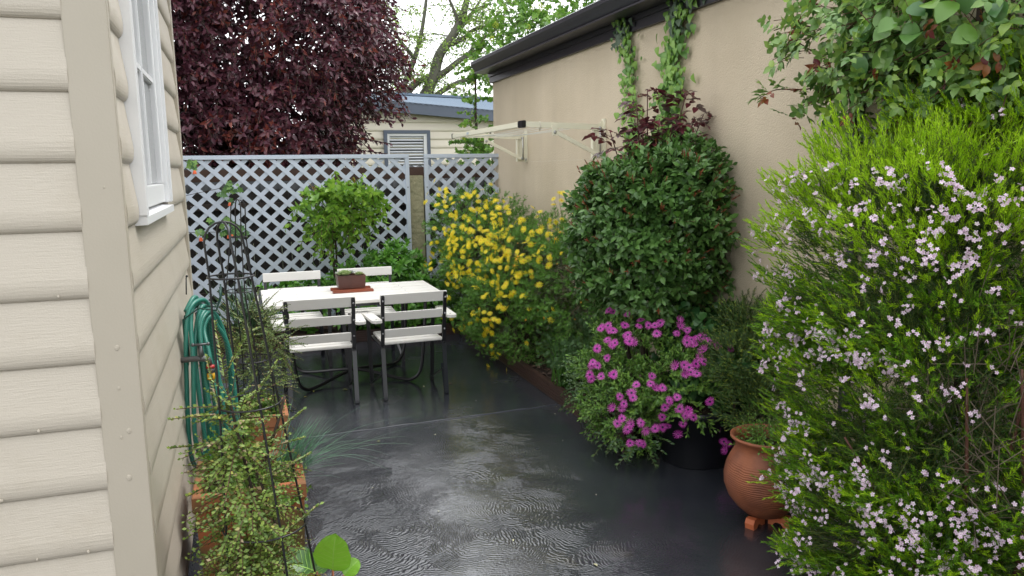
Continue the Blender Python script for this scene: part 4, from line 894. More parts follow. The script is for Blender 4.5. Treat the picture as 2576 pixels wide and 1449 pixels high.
PF = np.array([(1.908,3.998,0.743,-0.63,-0.0,0.78),(1.898,3.957,0.732,-0.65,-0.11,0.75),(1.927,3.972,0.756,-0.58,-0.07,0.81),(1.916,3.906,0.735,-0.61,-0.24,0.76),(1.896,3.871,0.703,-0.67,-0.33,0.66),(1.888,3.838,0.673,-0.7,-0.43,0.57),(1.931,3.874,0.736,-0.58,-0.32,0.75),(1.838,3.92,0.653,-0.83,-0.22,0.51),(1.844,3.878,0.638,-0.82,-0.34,0.46),(1.856,3.819,0.598,-0.81,-0.51,0.3),(1.815,3.883,0.563,-0.92,-0.34,0.17),(1.826,3.851,0.547,-0.9,-0.43,0.11),(1.803,3.908,0.533,-0.96,-0.27,0.05),(1.803,3.913,0.495,-0.96,-0.25,-0.1),(1.806,3.926,0.46,-0.95,-0.21,-0.24),(1.868,3.781,0.519,-0.79,-0.62,-0.0),(1.886,3.772,0.523,-0.55,-0.24,0.8),(1.835,3.81,0.484,-0.78,-0.15,0.6),(2.054,4.154,0.812,-0.3,0.34,0.89),(2.06,4.149,0.795,-0.31,0.34,0.89),(2.049,3.916,0.811,-0.33,-0.19,0.93),(2.085,3.849,0.802,-0.26,-0.35,0.9),(1.985,3.856,0.764,-0.46,-0.35,0.82),(1.968,3.818,0.734,-0.5,-0.45,0.74),(1.988,3.801,0.735,-0.46,-0.49,0.74),(1.968,3.791,0.715,-0.51,-0.52,0.68),(1.986,3.767,0.708,-0.48,-0.58,0.66),(1.976,3.758,0.692,-0.5,-0.62,0.61),(2.046,3.799,0.765,-0.34,-0.48,0.81),(2.082,3.784,0.769,-0.28,-0.51,0.82),(2.127,3.761,0.768,-0.2,-0.56,0.81),(2.122,3.719,0.732,-0.21,-0.67,0.71),(2.166,3.786,0.791,-0.13,-0.49,0.86),(1.921,3.802,0.682,-0.62,-0.52,0.59),(1.941,3.642,0.487,-0.26,-0.57,0.78),(1.907,3.625,0.455,-0.48,-0.6,0.64),(1.906,3.6,0.428,-0.5,-0.67,0.54),(1.862,3.64,0.42,-0.73,-0.52,0.45),(1.869,3.623,0.41,-0.7,-0.57,0.43),(1.825,3.663,0.363,-0.88,-0.43,0.22),(1.843,3.632,0.366,-0.82,-0.52,0.24),(1.833,3.636,0.277,-0.86,-0.5,-0.08),(1.854,3.602,0.3,-0.79,-0.61,-0.0),(1.879,3.574,0.306,-0.68,-0.73,0.02),(1.865,3.596,0.251,-0.74,-0.64,-0.2),(1.94,3.537,0.31,-0.31,-0.95,0.05),(1.958,3.535,0.267,-0.18,-0.97,-0.16),(2.022,3.54,0.266,0.32,-0.93,-0.16),(2.071,3.565,0.305,0.63,-0.77,0.02),(2.114,3.607,0.23,0.79,-0.56,-0.25),(1.902,3.598,0.18,-0.53,-0.68,-0.51),(1.938,3.58,0.175,-0.3,-0.77,-0.56),(1.97,3.591,0.152,-0.07,-0.74,-0.67),(2.029,3.619,0.54,-0.92,-0.15,0.37),(2.013,3.634,0.487,-0.99,-0.1,0.13),(2.024,3.574,0.475,-0.95,-0.31,0.07),(2.043,3.534,0.494,-0.88,-0.45,0.16),(2.067,3.52,0.376,-0.79,-0.48,-0.38),(2.073,3.487,0.424,-0.78,-0.6,-0.16),(2.093,3.461,0.443,-0.72,-0.69,-0.08),(2.149,3.645,0.235,-0.49,-0.04,-0.87),(2.183,3.601,0.189,-0.35,-0.15,-0.92),(2.155,3.507,0.287,-0.5,-0.48,-0.72),(2.147,3.445,0.355,-0.55,-0.7,-0.45),(2.117,3.464,0.367,-0.64,-0.66,-0.41),(2.179,3.425,0.353,-0.46,-0.76,-0.46),(2.157,3.428,0.374,-0.52,-0.77,-0.37),(2.132,3.446,0.376,-0.6,-0.71,-0.37),(2.245,3.558,0.221,-0.26,-0.3,-0.92),(2.278,3.562,0.196,-0.17,-0.27,-0.95),(2.134,3.455,0.564,-0.58,-0.67,0.45),(2.168,3.437,0.575,-0.49,-0.72,0.49),(2.188,3.427,0.58,-0.43,-0.75,0.51),(2.155,3.476,0.61,-0.51,-0.59,0.63),(2.17,3.465,0.611,-0.47,-0.62,0.63),(2.19,3.456,0.616,-0.42,-0.64,0.64),(2.129,3.499,0.607,-0.59,-0.52,0.62),(2.234,3.434,0.618,-0.31,-0.7,0.65),(2.224,3.471,0.647,-0.33,-0.58,0.75),(2.257,3.496,0.675,-0.24,-0.48,0.84),(2.247,3.528,0.688,-0.26,-0.39,0.88),(2.229,3.578,0.7,-0.3,-0.24,0.92),(2.29,3.633,0.724,-0.15,-0.08,0.98),(2.309,3.613,0.724,-0.11,-0.13,0.98),(2.326,3.597,0.723,-0.08,-0.18,0.98),(2.365,3.609,0.726,0.01,-0.14,0.99),(2.299,3.686,0.711,0.11,-0.76,0.64),(2.32,3.722,0.744,0.14,-0.66,0.74),(2.272,3.728,0.756,0.06,-0.64,0.77),(2.233,3.708,0.739,-0.01,-0.69,0.72),(2.286,3.769,0.784,0.08,-0.53,0.84),(2.452,3.78,0.744,0.38,-0.53,0.75),(2.531,3.786,0.696,0.56,-0.55,0.63),(2.636,3.857,0.682,0.74,-0.36,0.57),(2.373,3.508,0.695,0.03,-0.44,0.9),(2.452,3.488,0.673,0.21,-0.51,0.83),(2.34,3.527,0.703,-0.05,-0.38,0.92),(2.227,3.375,0.435,-0.34,-0.93,-0.11),(2.391,3.481,0.166,0.06,-0.42,-0.91),(2.409,3.453,0.142,0.08,-0.44,-0.9),(2.43,3.431,0.129,0.11,-0.46,-0.88),(2.393,3.445,0.12,0.05,-0.43,-0.9),(2.378,3.509,0.225,0.04,-0.44,-0.9),(2.487,3.438,0.187,0.23,-0.51,-0.83)])
# ================================================================ PLANTS
M_bark = mat('bark', (.09, .07, .055), .85, .3, noise=(9, .25, (.04, .03, .022)), bump=(30, .8, .01))
M_dbark = mat('dark_bark', (.04, .028, .02), .85, .3, bump=(30, .8, .006))
M_twig = mat('green_twig', (.12, .15, .05), .7, .3); M_btwig = mat('brown_twig', (.10, .06, .035), .7, .3)
UP = np.array([0, 0, 1.])
def bush(root, name, ells, n, k, tplist, mats, length=(.08, .14), leaf=.04, inner=.7, upbias=.5, ang=.9, sag=.15, mode='spiral', jit=.25, upmix=.3, lump=.1, matfun=None, stem_r=.0012, bias=(0, 0, 0), t0=.15, filt=None, taper=.3):
    P, N = blob(n, ells, inner, lump)
    if filt is not None: ok = filt(P, N); P, N = P[ok], N[ok]
    n = len(P)
    D = nrm(N + upbias * UP + np.array(bias) + .35 * rng.normal(size=(n, 3)))
    L = rng.uniform(*length, n)
    (p, d, nn, s, idx), (A, B) = sprigs(P, D, L, k, leaf, ang, t0, sag, mode, jit, upmix, taper)
    mo = matfun(P, N, idx, len(p)) if matfun else 0
    parts = [(tplist, p, d, nn, s, mo)]
    if stem_r: parts.append(stems_part(A, B, stem_r, len(mats) - 1))
    return cloud(name, parts, mats, root)
def trunk_set(root, name, base, tips, r0, r1, m=M_dbark, wob=.05):
    for tip in tips:
        b, t = Vector(base), Vector(tip); mid = [b.lerp(t, f) + Vector((random.uniform(-wob, wob), random.uniform(-wob, wob), 0)) for f in (.35, .7)]
        branch_mesh(name, [([b] + mid + [t], r0, r1)], m, root)

# ---- 1 flowering hedge (right foreground)
dio = empty('flowering_hedge', (2.25, 2.0, 0), label='big lime green needle leaved hedge dotted with tiny pale pink flowers at the right', cat='hedge')
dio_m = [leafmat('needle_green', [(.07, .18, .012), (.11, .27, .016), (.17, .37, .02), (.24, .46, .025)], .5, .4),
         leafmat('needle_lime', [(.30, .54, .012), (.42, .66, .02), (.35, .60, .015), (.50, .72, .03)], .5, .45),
         leafmat('needle_shade', [(.03, .07, .015), (.05, .11, .022)], .6, .15), leafmat('hedge_twig', [(.14, .20, .03), (.11, .12, .03)], .7, 0)]  # third colour: inner needles darkened to paint the shade inside the hedge
DE = [((2.30, 2.13, 1.27), (.40, .46, .46)), ((2.29, 2.08, .74), (.36, .47, .50)), ((2.66, 1.90, 1.45), (.38, .58, .50)), ((2.30, 2.12, .32), (.35, .41, .33)), ((2.46, 1.68, .45), (.32, .30, .42))]
_blob = blob
def blob(n, e, inner=.7, lump=.1, cut=True, freq=4., box=None):
    return _blob(n, e, inner, lump, cut, (8. if box is None and len(e) == 5 and e[0][0] == DE[0][0] else freq), (.72 if e is DE or (len(e) == 5 and e[0][0] == DE[0][0]) else 1.))
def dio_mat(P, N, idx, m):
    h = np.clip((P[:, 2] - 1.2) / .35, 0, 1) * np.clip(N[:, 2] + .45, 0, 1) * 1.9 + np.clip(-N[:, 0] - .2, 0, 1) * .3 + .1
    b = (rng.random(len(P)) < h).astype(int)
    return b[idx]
O0 = (0, 0, 0)
def shift(o, root): o.data.transform(Matrix.Translation(-Vector(root.location))); return o
def gap(P, N):  # the thin, bare side near the camera
    g_ = np.clip(1.25 * np.exp(-(((P[:, 0] - 2.08) / .21) ** 2 + ((P[:, 1] - 1.6) / .36) ** 2 + ((P[:, 2] - .93) / .33) ** 2)), 0, .96)
    return rng.random(len(P)) > g_ * 1.0
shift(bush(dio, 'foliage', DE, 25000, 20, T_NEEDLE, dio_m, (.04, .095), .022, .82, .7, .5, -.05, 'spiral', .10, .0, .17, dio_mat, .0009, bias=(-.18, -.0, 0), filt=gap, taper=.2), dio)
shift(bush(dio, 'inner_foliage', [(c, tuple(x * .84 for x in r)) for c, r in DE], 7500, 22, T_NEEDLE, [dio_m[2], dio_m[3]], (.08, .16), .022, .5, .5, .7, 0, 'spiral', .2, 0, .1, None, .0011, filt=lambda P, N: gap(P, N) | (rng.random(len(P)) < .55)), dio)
for b_, tps in (((2.2, 1.9, 0), [(2.05, 1.72, 1.0), (2.25, 1.65, 1.2), (1.95, 2.1, .7)]), ((2.35, 1.8, 0), [(2.45, 1.55, 1.2), (2.12, 1.60, 1.05), (2.6, 1.8, 1.3)])):
    for t_ in tps:
        m_ = branch_mesh('branch', [([Vector(b_) - Vector(dio.location), (Vector(b_) * .6 + Vector(t_) * .4) - Vector(dio.location) + Vector((.03, -.04, 0)), Vector(t_) - Vector(dio.location)], .012, .004)], mat('red_brown_bark', (.09, .035, .022), .7, bump=(60, .6, .003)), dio)
# dry bare twigs in the gap
P, N = blob(260, [((2.15, 1.68, .88), (.22, .25, .42))], .3, 0)
D = nrm(rng.normal(size=(260, 3)) + [0, -.3, .8]); A = P; B = P + D * rng.uniform(.06, .2, 260)[:, None]
shift(cloud('dry_twigs', [stems_part(A, B, .0012, 0)], [leafmat('dry_twig', [(.16, .13, .09), (.08, .06, .04)], .8, 0)], dio), dio)
T_F5 = tpl_daisy(5, .17, .0, .07, .03, .02)
fm = [leafmat('pale_pink_petal', [(.72, .55, .68), (.80, .68, .77), (.66, .46, .62), (.82, .76, .80)], .5, .3), mat('dark_pink_eye', (.35, .08, .2), .5), mat('pink_calyx', (.2, .15, .1), .6)]
CP, CN = blob(4200, DE, .97, .14); keep = (CN[:, 2] < .75) & ((CP[:, 2] < 1.62) | (rng.random(len(CP)) < .12)) & gap(CP, CN) & ((CN[:, 0] < -.2) | (rng.random(len(CP)) < .8)); CP, CN = CP[keep], CN[keep]
CN = nrm(CN + [-.1, -.25, .25]); CP = toward(CP + CN * .03, .07)
order = np.argsort(np.linalg.norm(CP - [0, 0, 1.65], axis=1) + (CN @ np.array([.75, .65, 0])) * 2.); CP, CN = CP[order], CN[order]
def truss(P, N, nf, spread):
    r_ = rand_dir(nf); pos = P + (r_ - N * (r_ @ N)[:, None]) * rng.uniform(.1, 1, nf)[:, None] * spread + N * rng.uniform(0, .5, nf)[:, None] * spread
    return pos, nrm(N + .6 * rng.normal(size=(nf, 3)))
restP, restN = [], []
for i in range(len(CP)):
    nf = int(rng.choice([1, 1, 2, 3, 3, 5, 6, 9])); pos, no = truss(CP[i], CN[i], nf, .011 + .003 * nf)
    if i < 100:
        o = cloud('blossom', [(T_F5, pos - np.array(dio.location), perp(no), no, rng.uniform(.0125, .0175, nf), 0)], fm, dio)
    else: restP.append(pos); restN.append(no)
rp, rn_ = np.concatenate(restP) - np.array(dio.location), np.concatenate(restN)
o = cloud('blossom_mass', [(T_F5, rp, perp(rn_), rn_, rng.uniform(.0125, .0175, len(rp)), 0)], fm, dio); o['kind'] = 'stuff'

# ---- 2 climbing rose and large leaved climber, top right
T_PINv = []
def compose(items, tpl):
    tv, tq, tm = tpl; V = []; Q = []; M = []; b = 0
    for x, y, a, s in items:
        c, n_ = math.cos(a), math.sin(a)
        V.append(np.c_[x + s * (tv[:, 0] * c + tv[:, 1] * n_), y + s * (-tv[:, 0] * n_ + tv[:, 1] * c), s * tv[:, 2] - .12 * (y ** 2)]); Q.append(tq + b); M.append(tm); b += len(tv)
    return np.concatenate(V), np.concatenate(Q), np.concatenate(M)
T_PIN = compose([(0, .62, 0, .48), (0, .58, 1.2, .42), (0, .58, -1.2, .42), (0, .25, 1.3, .36), (0, .25, -1.3, .36)], tpl_rows([(0, .03, 0), (.25, .27, .05), (.6, .28, .03), (1, .01, -.1)]))
rose = empty('climbing_rose', (2.5, 2.8, 0), label='climbing rose with green and reddish leaves above the flowering hedge at top right', cat='climber')
rm = [leafmat('rose_leaf', [(.08, .18, .045), (.14, .27, .06), (.21, .35, .09), (.28, .42, .06)], .32, .25), leafmat('rose_young', [(.25, .06, .03), (.33, .12, .03), (.18, .03, .04)], .35, .3), M_btwig]
RE = [((2.5, 2.68, 2.20), (.18, .36, .20)), ((2.5, 2.25, 2.22), (.2, .45, .30)), ((2.5, 2.35, 1.98), (.18, .45, .14))]
def rmf(P, N, idx, m): return ((rng.random(m) < .025)).astype(int)
shift(bush(rose, 'foliage', RE, 330, 3, T_PIN, rm, (.08, .18), .12, .55, .3, 1.1, .3, 'spiral', .25, .7, .1, rmf, .0018, bias=(-.5, .15, 0)), rose)
for pts in ([(2.5, 2.9, 2.0), (2.44, 3.0, 1.99), (2.39, 3.12, 2.0), (2.36, 3.2, 1.97)], [(2.5, 2.9, 2.1), (2.43, 2.95, 2.16), (2.38, 3.02, 2.22)], [(2.5, 2.9, 1.95), (2.43, 2.97, 1.92), (2.38, 3.0, 1.87)], [(2.5, 2.8, 2.2), (2.42, 2.9, 2.32), (2.4, 2.95, 2.4)]):
    sp = smooth_path([Vector(p) - Vector(rose.location) for p in pts], 5); mb = MB(); mb.tube(sp, [.0035 - .0015 * i / len(sp) for i in range(len(sp))], 5); mb.build('cane', M_btwig, rose, True)
    pp = np.array([tuple(v) for v in sp[3:]]); dd = rand_dir(len(pp)) * [1, 1, .5] + [0, .3, .1]
    cloud('cane_leaves', [(T_PIN, pp, dd, rand_dir(len(pp)) * .4 + UP, rng.uniform(.07, .11, len(pp)), (rng.random(len(pp)) < .25).astype(int))], rm, rose)
tm_ = MB(); 
for z in (1.75, 2.05, 2.35): tm_.bbox(2.64, 2.665, 1.4, 2.95, z, z + .06, .003)
for y in (1.5, 2.2, 2.88): tm_.bbox(2.666, 2.695, y, y + .05, .0, 2.5, .003)
tr = tm_.build('wall_trellis', M_char); tag(tr, 'dark painted timber trellis on the garage wall behind the climbing rose', 'trellis')
bigc = empty('vine', (2.45, 2.2, 0), label='climber with big blue green leaves at the top right corner of the picture', cat='climber')
bm_ = [leafmat('big_leaf', [(.05, .14, .05), (.09, .21, .06), (.14, .28, .05), (.24, .40, .04)], .3, .25), M_btwig]
P, N = blob(110, [((2.40, 2.25, 2.16), (.2, .4, .24)), ((2.42, 1.95, 2.16), (.2, .35, .26))], .75, .1)
N2 = nrm(N + [-.6, -.5, .6] + .3 * rng.normal(size=N.shape))
shift(cloud('foliage', [(T_BIG, P, nrm(rng.normal(size=N.shape) * .6 + [0, 0, -.6]), N2, rng.uniform(.06, .105, len(P)), 0), stems_part(P, P + np.c_[rng.normal(0, .03, (len(P), 2)), rng.uniform(.03, .08, len(P))], .0018, 1)], bm_, bigc), bigc)
mb = MB()
for q in ([(2.6, 2.2, 0), (2.62, 2.25, 1.2), (2.55, 2.2, 2.2)], [(2.62, 2.6, 0), (2.6, 2.7, 1.2), (2.5, 2.8, 2.1)]): mb.tube(smooth_path([Vector(a) - Vector(bigc.location) for a in q], 5), .012, 6)
mb.build('stem', M_dbark, bigc, True)

# ---- 3 dark evergreen shrub with red tips
shr = empty('evergreen_shrub', (2.3, 4.15, 0), label='dark green evergreen shrub with small red shoot tips against the beige wall', cat='shrub')
sm_ = [leafmat('dark_leaf', [(.05, .12, .03), (.085, .19, .04), (.13, .27, .06), (.06, .145, .035)], .38, .25), leafmat('red_tip', [(.22, .05, .025), (.3, .09, .04), (.16, .07, .03)], .4, .3), leafmat('fresh_leaf', [(.1, .25, .04), (.16, .33, .05)], .35, .3), M_btwig]
SE = [((2.27, 4.12, 1.31), (.36, .40, .38)), ((2.29, 4.15, 1.06), (.33, .38, .34)), ((2.2, 4.25, 1.44), (.24, .28, .20)), ((2.40, 4.0, 1.52), (.23, .26, .20))]
shift(bush(shr, 'foliage', SE, 2600, 7, T_OVW, sm_, (.06, .13), .062, .72, .45, 1.0, .1, 'spiral', .3, .55, .14, lambda P, N, idx, m: np.where(rng.random(m) < .012, 2, 0), .0014), shr)
P, N = blob(420, SE, 1.0, .14); ok = (rng.random(420) < .3 + .7 * np.clip((P[:, 2] - 1.2) / .5, 0, 1)); P, N = P[ok], N[ok]; P = toward(P + N * .04, .05); N = nrm(N + .8 * UP)
(p, d, nn, s, idx), ab = sprigs(P, N, rng.uniform(.025, .05, len(P)), 5, .036, .4, .2, 0, 'spiral', .15, 0)
shift(cloud('young_tips', [(T_LANCE, p, d, nn, s, 0), stems_part(ab[0], ab[1], .0012, 0)], [sm_[1]], shr), shr)
for t in ((-.15, -.15, 1.0), (.1, -.1, 1.1), (.0, .15, 1.2), (-.2, .1, .9), (.15, .1, .9)): trunk_set(shr, 'trunk', (t[0] * .25, t[1] * .25, .08), [t], .02, .008)

# ---- 4 red leaved rose in the top of the shrub
rr_ = empty('red_leaved_rose', (2.3, 4.25, 0), label='rose with burgundy young leaves rising above the dark evergreen shrub', cat='rose')
rrm = [leafmat('burgundy_leaf', [(.10, .018, .03), (.16, .035, .045), (.07, .02, .025), (.13, .10, .09)], .3, .3), mat('burgundy_stem', (.1, .035, .03), .5)]
tips = [(2.11, 4.3, 1.87), (2.18, 4.2, 1.74), (2.26, 4.25, 2.02), (2.36, 4.3, 2.12), (2.39, 4.2, 1.94), (2.57, 4.2, 2.1), (2.6, 4.15, 1.94), (2.66, 4.15, 1.96), (2.5, 4.2, 1.86), (2.31, 4.2, 1.86), (2.25, 4.15, 1.85), (2.42, 4.1, 1.9)]
mb = MB(); PP = []; DD = []
for t in tips:
    b = Vector((2.32, 4.25, 1.1)); tv = Vector(t); sp = smooth_path([b, b.lerp(tv, .5) + Vector((.02, .02, 0)), tv], 6); mb.tube([v - Vector(rr_.location) for v in sp], .0035, 5)
    for v in sp[5:]:
        for _ in range(3): PP.append(tuple(v - Vector(rr_.location))); a = random.random() * 6.3; DD.append((math.cos(a), math.sin(a), random.uniform(-.5, .3)))
mb.tube([Vector((2.32, 4.25, .1)) - Vector(rr_.location), Vector((2.32, 4.25, 1.1)) - Vector(rr_.location)], .009, 6)
mb.build('stems', rrm[1], rr_, True); PP = np.array(PP); DD = np.array(DD)
cloud('foliage', [(T_PIN, PP, DD, rand_dir(len(PP)) * .5 + UP, rng.uniform(.10, .175, len(PP)), 0)], rrm, rr_)

# ---- 5 yellow daisy bush
yb = empty('yellow_daisy_bush', (2.25, 6.4, 0), label='sprawling bush covered in bright yellow daisies in the right hand bed', cat='flowering shrub')
YB = [((2.12, 7.5, 1.06), (.32, .40, .36)), ((2.2, 6.9, .84), (.40, .52, .44)), ((2.32, 6.1, .74), (.38, .62, .44)), ((2.38, 5.4, .72), (.32, .55, .40)), ((2.15, 6.3, .42), (.36, .75, .34)), ((2.25, 7.5, .6), (.35, .4, .5))]
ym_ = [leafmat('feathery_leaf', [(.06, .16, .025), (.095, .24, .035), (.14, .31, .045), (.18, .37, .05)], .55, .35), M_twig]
shift(bush(yb, 'foliage', YB, 2700, 9, T_CUT, ym_, (.09, .17), .056, .7, .5, .8, .1, 'spiral', .25, .4, .13, None, .0013), yb)
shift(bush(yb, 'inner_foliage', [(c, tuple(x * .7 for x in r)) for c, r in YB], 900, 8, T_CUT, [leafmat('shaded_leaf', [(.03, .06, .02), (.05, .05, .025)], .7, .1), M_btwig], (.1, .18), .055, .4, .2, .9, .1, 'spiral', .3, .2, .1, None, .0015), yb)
trunk_set(yb, 'stem', (.0, .0, .08), [(-.1, .6, .8), (.0, .1, .7), (.05, -.6, .7), (-.15, .2, .5), (-.1, 1.0, 1.0)], .014, .006)
T_D = tpl_daisy(12, .05, .10, .095, .05, .04)
dm = [leafmat('yellow_petal', [(.92, .74, .01), (.95, .83, .03), (.88, .68, .005)], .5, .35), mat('orange_disc', (.72, .33, .01), .7), mat('green_calyx', (.12, .18, .05), .7)]
YP, YN = YF[:, :3] - np.array(yb.location), YF[:, 3:]
YP = np.concatenate([YP, YP[:130] + rng.normal(0, .05, (130, 3)), YP[:90] + rng.normal(0, .06, (90, 3))]); YN = np.concatenate([YN, YN[:130], YN[:90]])
eP, eN = blob(75, [((2.33, 5.75, .84), (.36, .7, .38)), ((2.3, 6.4, .86), (.36, .5, .38))], .98, .1); ek = eN[:, 2] > .1; YP = np.concatenate([YP, eP[ek] - np.array(yb.location)]); YN = np.concatenate([YN, eN[ek]])
YP = toward(YP + np.array(yb.location), .09) - np.array(yb.location)
YN = nrm(YN * .7 + np.array([-.32, -.6, .25]) + .45 * rng.normal(size=YN.shape)); YP = YP + rng.normal(0, .012, YP.shape)
T_D2 = tpl_daisy(11, .045, .24, .09, .05, .02); T_D3 = tpl_daisy(9, .05, -.12, .09, .05, .10); T_D4 = tpl_daisy(7, .03, .3, .13, .09, .0)
flower_parts('daisy', [T_D, T_D2, T_D3, T_D4], YP, YN, rng.uniform(.046, .060, len(YP)), dm, yb)
A = YP - YN * .006; Bm = A - YN * .05 - np.array([-.02, .0, .06]); C_ = Bm + (np.array([.05, .08, -.08]))
cloud('flower_stalks', [stems_part(A, Bm, .0012, 0), stems_part(Bm, C_, .0014, 0)], [M_twig], yb)
P, N = blob(150, YB, 1.08, .1); cloud('flower_buds', [(T_D, P - np.array(yb.location), perp(N), N, rng.uniform(.012, .02, len(P)), 1)], [dm[0], dm[1], dm[2], M_twig], yb)

# ---- 6 magenta daisies
om = empty('magenta_daisy_plant', (2.25, 3.9, 0), label='spreading plant full of magenta daisies hanging over the black tub', cat='flowering plant')
OE = [((2.24, 4.0, .50), (.38, .33, .27)), ((2.36, 3.68, .44), (.29, .25, .21)), ((2.0, 3.9, .30), (.16, .30, .22))]
omm = [leafmat('daisy_leaf', [(.07, .17, .03), (.11, .24, .04), (.16, .31, .05), (.21, .37, .06)], .45, .25), M_twig]
shift(bush(om, 'foliage', OE, 1250, 10, T_OV, omm, (.06, .12), .036, .65, .5, .9, .1, 'spiral', .3, .4, .12, None, .0012), om)
T_O = tpl_daisy(17, .05, .03, .125, .05, .03)
omf = [leafmat('magenta_petal', [(.60, .05, .46), (.70, .09, .54), (.46, .035, .35), (.78, .18, .64)], .5, .3), mat('navy_disc', (.02, .012, .05), .5), mat('calyx', (.1, .12, .05), .7)]
OP, ON = PF[:, :3] - np.array(om.location), PF[:, 3:]
OP = toward(OP + np.array(om.location), .05) - np.array(om.location)
ON = nrm(ON * .5 + np.array([-.4, -.75, .35]) + .28 * rng.normal(size=ON.shape)); OP = OP + rng.normal(0, .008, OP.shape)
flower_parts('daisy', [T_O, tpl_daisy(15, .05, .14, .10, .05, .03), tpl_daisy(13, .045, -.22, .09, .04, .12)], OP, ON, rng.uniform(.045, .057, len(OP)), omf, om)
A = OP - ON * .005; cloud('flower_stalks', [stems_part(A, A - ON * .05 + np.array([.03, .05, -.06]), .0012, 0)], [M_twig], om)
trunk_set(om, 'stem', (.1, -.2, .3), [(0, .1, .5), (-.2, .0, .35), (.1, -.1, .5)], .008, .004)

# ---- 7 small yew like conifer, broad leaves by the wall, trailing privet, bulbs
cf_ = empty('dwarf_conifer', (2.5, 3.45, 0), label='small dark conifer with yellow tipped needles behind the terracotta pot', cat='conifer')
CE = [((2.42, 3.38, .62), (.19, .2, .17)), ((2.55, 3.5, .78), (.14, .2, .14)), ((2.5, 3.3, .42), (.2, .2, .2))]
cmm = [leafmat('yew', [(.035, .085, .02), (.06, .13, .03), (.09, .17, .035)], .5, .1), leafmat('yew_tip', [(.34, .40, .04), (.24, .33, .04)], .5, .2), M_twig]
shift(bush(cf_, 'foliage', CE, 2400, 18, T_NEEDLE, cmm, (.04, .08), .021, .5, .7, .9, .05, 'alt', .2, .2, .15, lambda P, N, idx, m: (rng.random(m) < .13).astype(int), .0008), cf_)
trunk_set(cf_, 'trunk', (0, 0, 0), [(-.05, -.05, .6), (.04, .04, .75), (.02, -.1, .5)], .012, .005)
bl = empty('leafy_plant', (2.56, 3.95, 0), label='low plant with smooth mid green leaves at the foot of the beige wall', cat='plant')
shift(bush(bl, 'foliage', [((2.52, 3.88, .54), (.16, .32, .26)), ((2.58, 3.6, .55), (.1, .2, .2))], 150, 6, T_BIG, [leafmat('smooth_leaf', [(.03, .10, .03), (.05, .15, .04), (.08, .2, .05)], .35, .25), M_twig], (.1, .2), .085, .5, .8, 1.1, .2, 'spiral', .2, .8, .1, None, .002), bl)
pv = empty('trailing_shrub', (2.05, 4.3, 0), label='small leaved shrub trailing over the timber edging below the magenta daisies', cat='shrub')
shift(bush(pv, 'foliage', [((2.06, 4.25, .24), (.12, .38, .18)), ((2.05, 3.85, .14), (.13, .2, .12)), ((2.2, 4.7, .22), (.12, .35, .14))], 330, 9, T_OV, [leafmat('privet_leaf', [(.04, .10, .03), (.07, .15, .05), (.14, .24, .07)], .35, .25), M_twig], (.07, .15), .035, .5, .2, 1.1, .3, 'alt', .25, .6, .1, None, .0014), pv)
gr = empty('ground_leaves', (2.2, 6.6, 0), label='round green leaves at the foot of the yellow daisy bush near the table', cat='plant')
P = np.c_[rng.uniform(1.9, 2.3, 90), rng.uniform(6.2, 7.45, 90), rng.uniform(.12, .3, 90)]
shift(cloud('foliage', [(T_HEART, P, rand_dir(90) * [1, 1, .3], rand_dir(90) * .4 + [-.3, -.4, 1], rng.uniform(.05, .09, 90), 0), stems_part(P, P * [1, 1, 0] + [0.05, 0, .09], .002, 1)], [leafmat('geranium', [(.07, .17, .03), (.11, .24, .04)], .45, .25), M_twig], gr), gr)
gr2 = empty('ferny_plant', (2.3, 4.75, 0), label='feathery green plant beside the strap leaved bulbs', cat='plant')
shift(bush(gr2, 'foliage', [((2.3, 4.8, .35), (.2, .3, .22)), ((2.35, 5.3, .28), (.2, .3, .2))], 330, 8, T_CUT, [leafmat('ferny', [(.05, .12, .04), (.08, .17, .05)], .6, .2), M_twig], (.1, .18), .06, .4, .6, .8, .2, 'spiral', .25, .3), gr2)
def blades(name, root, base, n, L, wid, m, lean, spread, el=(.9, 1.45), bend=.6, seg=7, org=(0, 0, 0), rad=.03, azr=(0, 6.283)):
    v = []; q = []
    for i in range(n):
        az = random.uniform(*azr); e = random.uniform(*el); l = random.uniform(*L)
        p = np.array(base) + [random.gauss(0, rad), random.gauss(0, rad), 0]
        h = np.array([math.cos(az) * math.cos(e), math.sin(az) * math.cos(e), math.sin(e)]) * 1. + np.array(lean) * random.random(); h /= np.linalg.norm(h)
        sd_ = np.cross(h, UP); sd_ = sd_ / (np.linalg.norm(sd_) + 1e-6); b = len(v); w_ = wid * random.uniform(.7, 1.2); bd_ = bend * random.uniform(.3, 1.2)
        for k in range(seg + 1):
            t = k / seg; c = p + h * l * t + np.array([0, 0, -1]) * l * bd_ * t * t; ww = w_ * (1 - t ** 2.5) + .0003
            v += [tuple(c - sd_ * ww), tuple(c + sd_ * ww)]
            if k < seg: q.append((b + 2 * k, b + 2 * k + 1, b + 2 * k + 3, b + 2 * k + 2))
    me = bpy.data.meshes.new(name); o_ = np.array(org); me.from_pydata([tuple(np.array(x) - o_) for x in v], [], q)
    return link(name, me, m, root, True)
bu = empty('bulb_leaves', (2.2, 5.05, 0), label='clump of upright green strap leaves behind the timber edging', cat='plant')
M_strap = leafmat('strap_leaf', [(.06, .16, .03), (.10, .23, .04), (.14, .28, .05)], .4, .3)
blades('foliage', bu, (2.12, 5.0, .09), 60, (.25, .46), .0075, M_strap, (-.15, 0, 0), .1, (1.2, 1.5), .12, 7, bu.location, .045)
blades('bent_leaves', bu, (2.12, 4.95, .09), 9, (.25, .42), .006, M_strap, (-.6, -.1, 0), .1, (.8, 1.2), .95, 8, bu.location, .03)
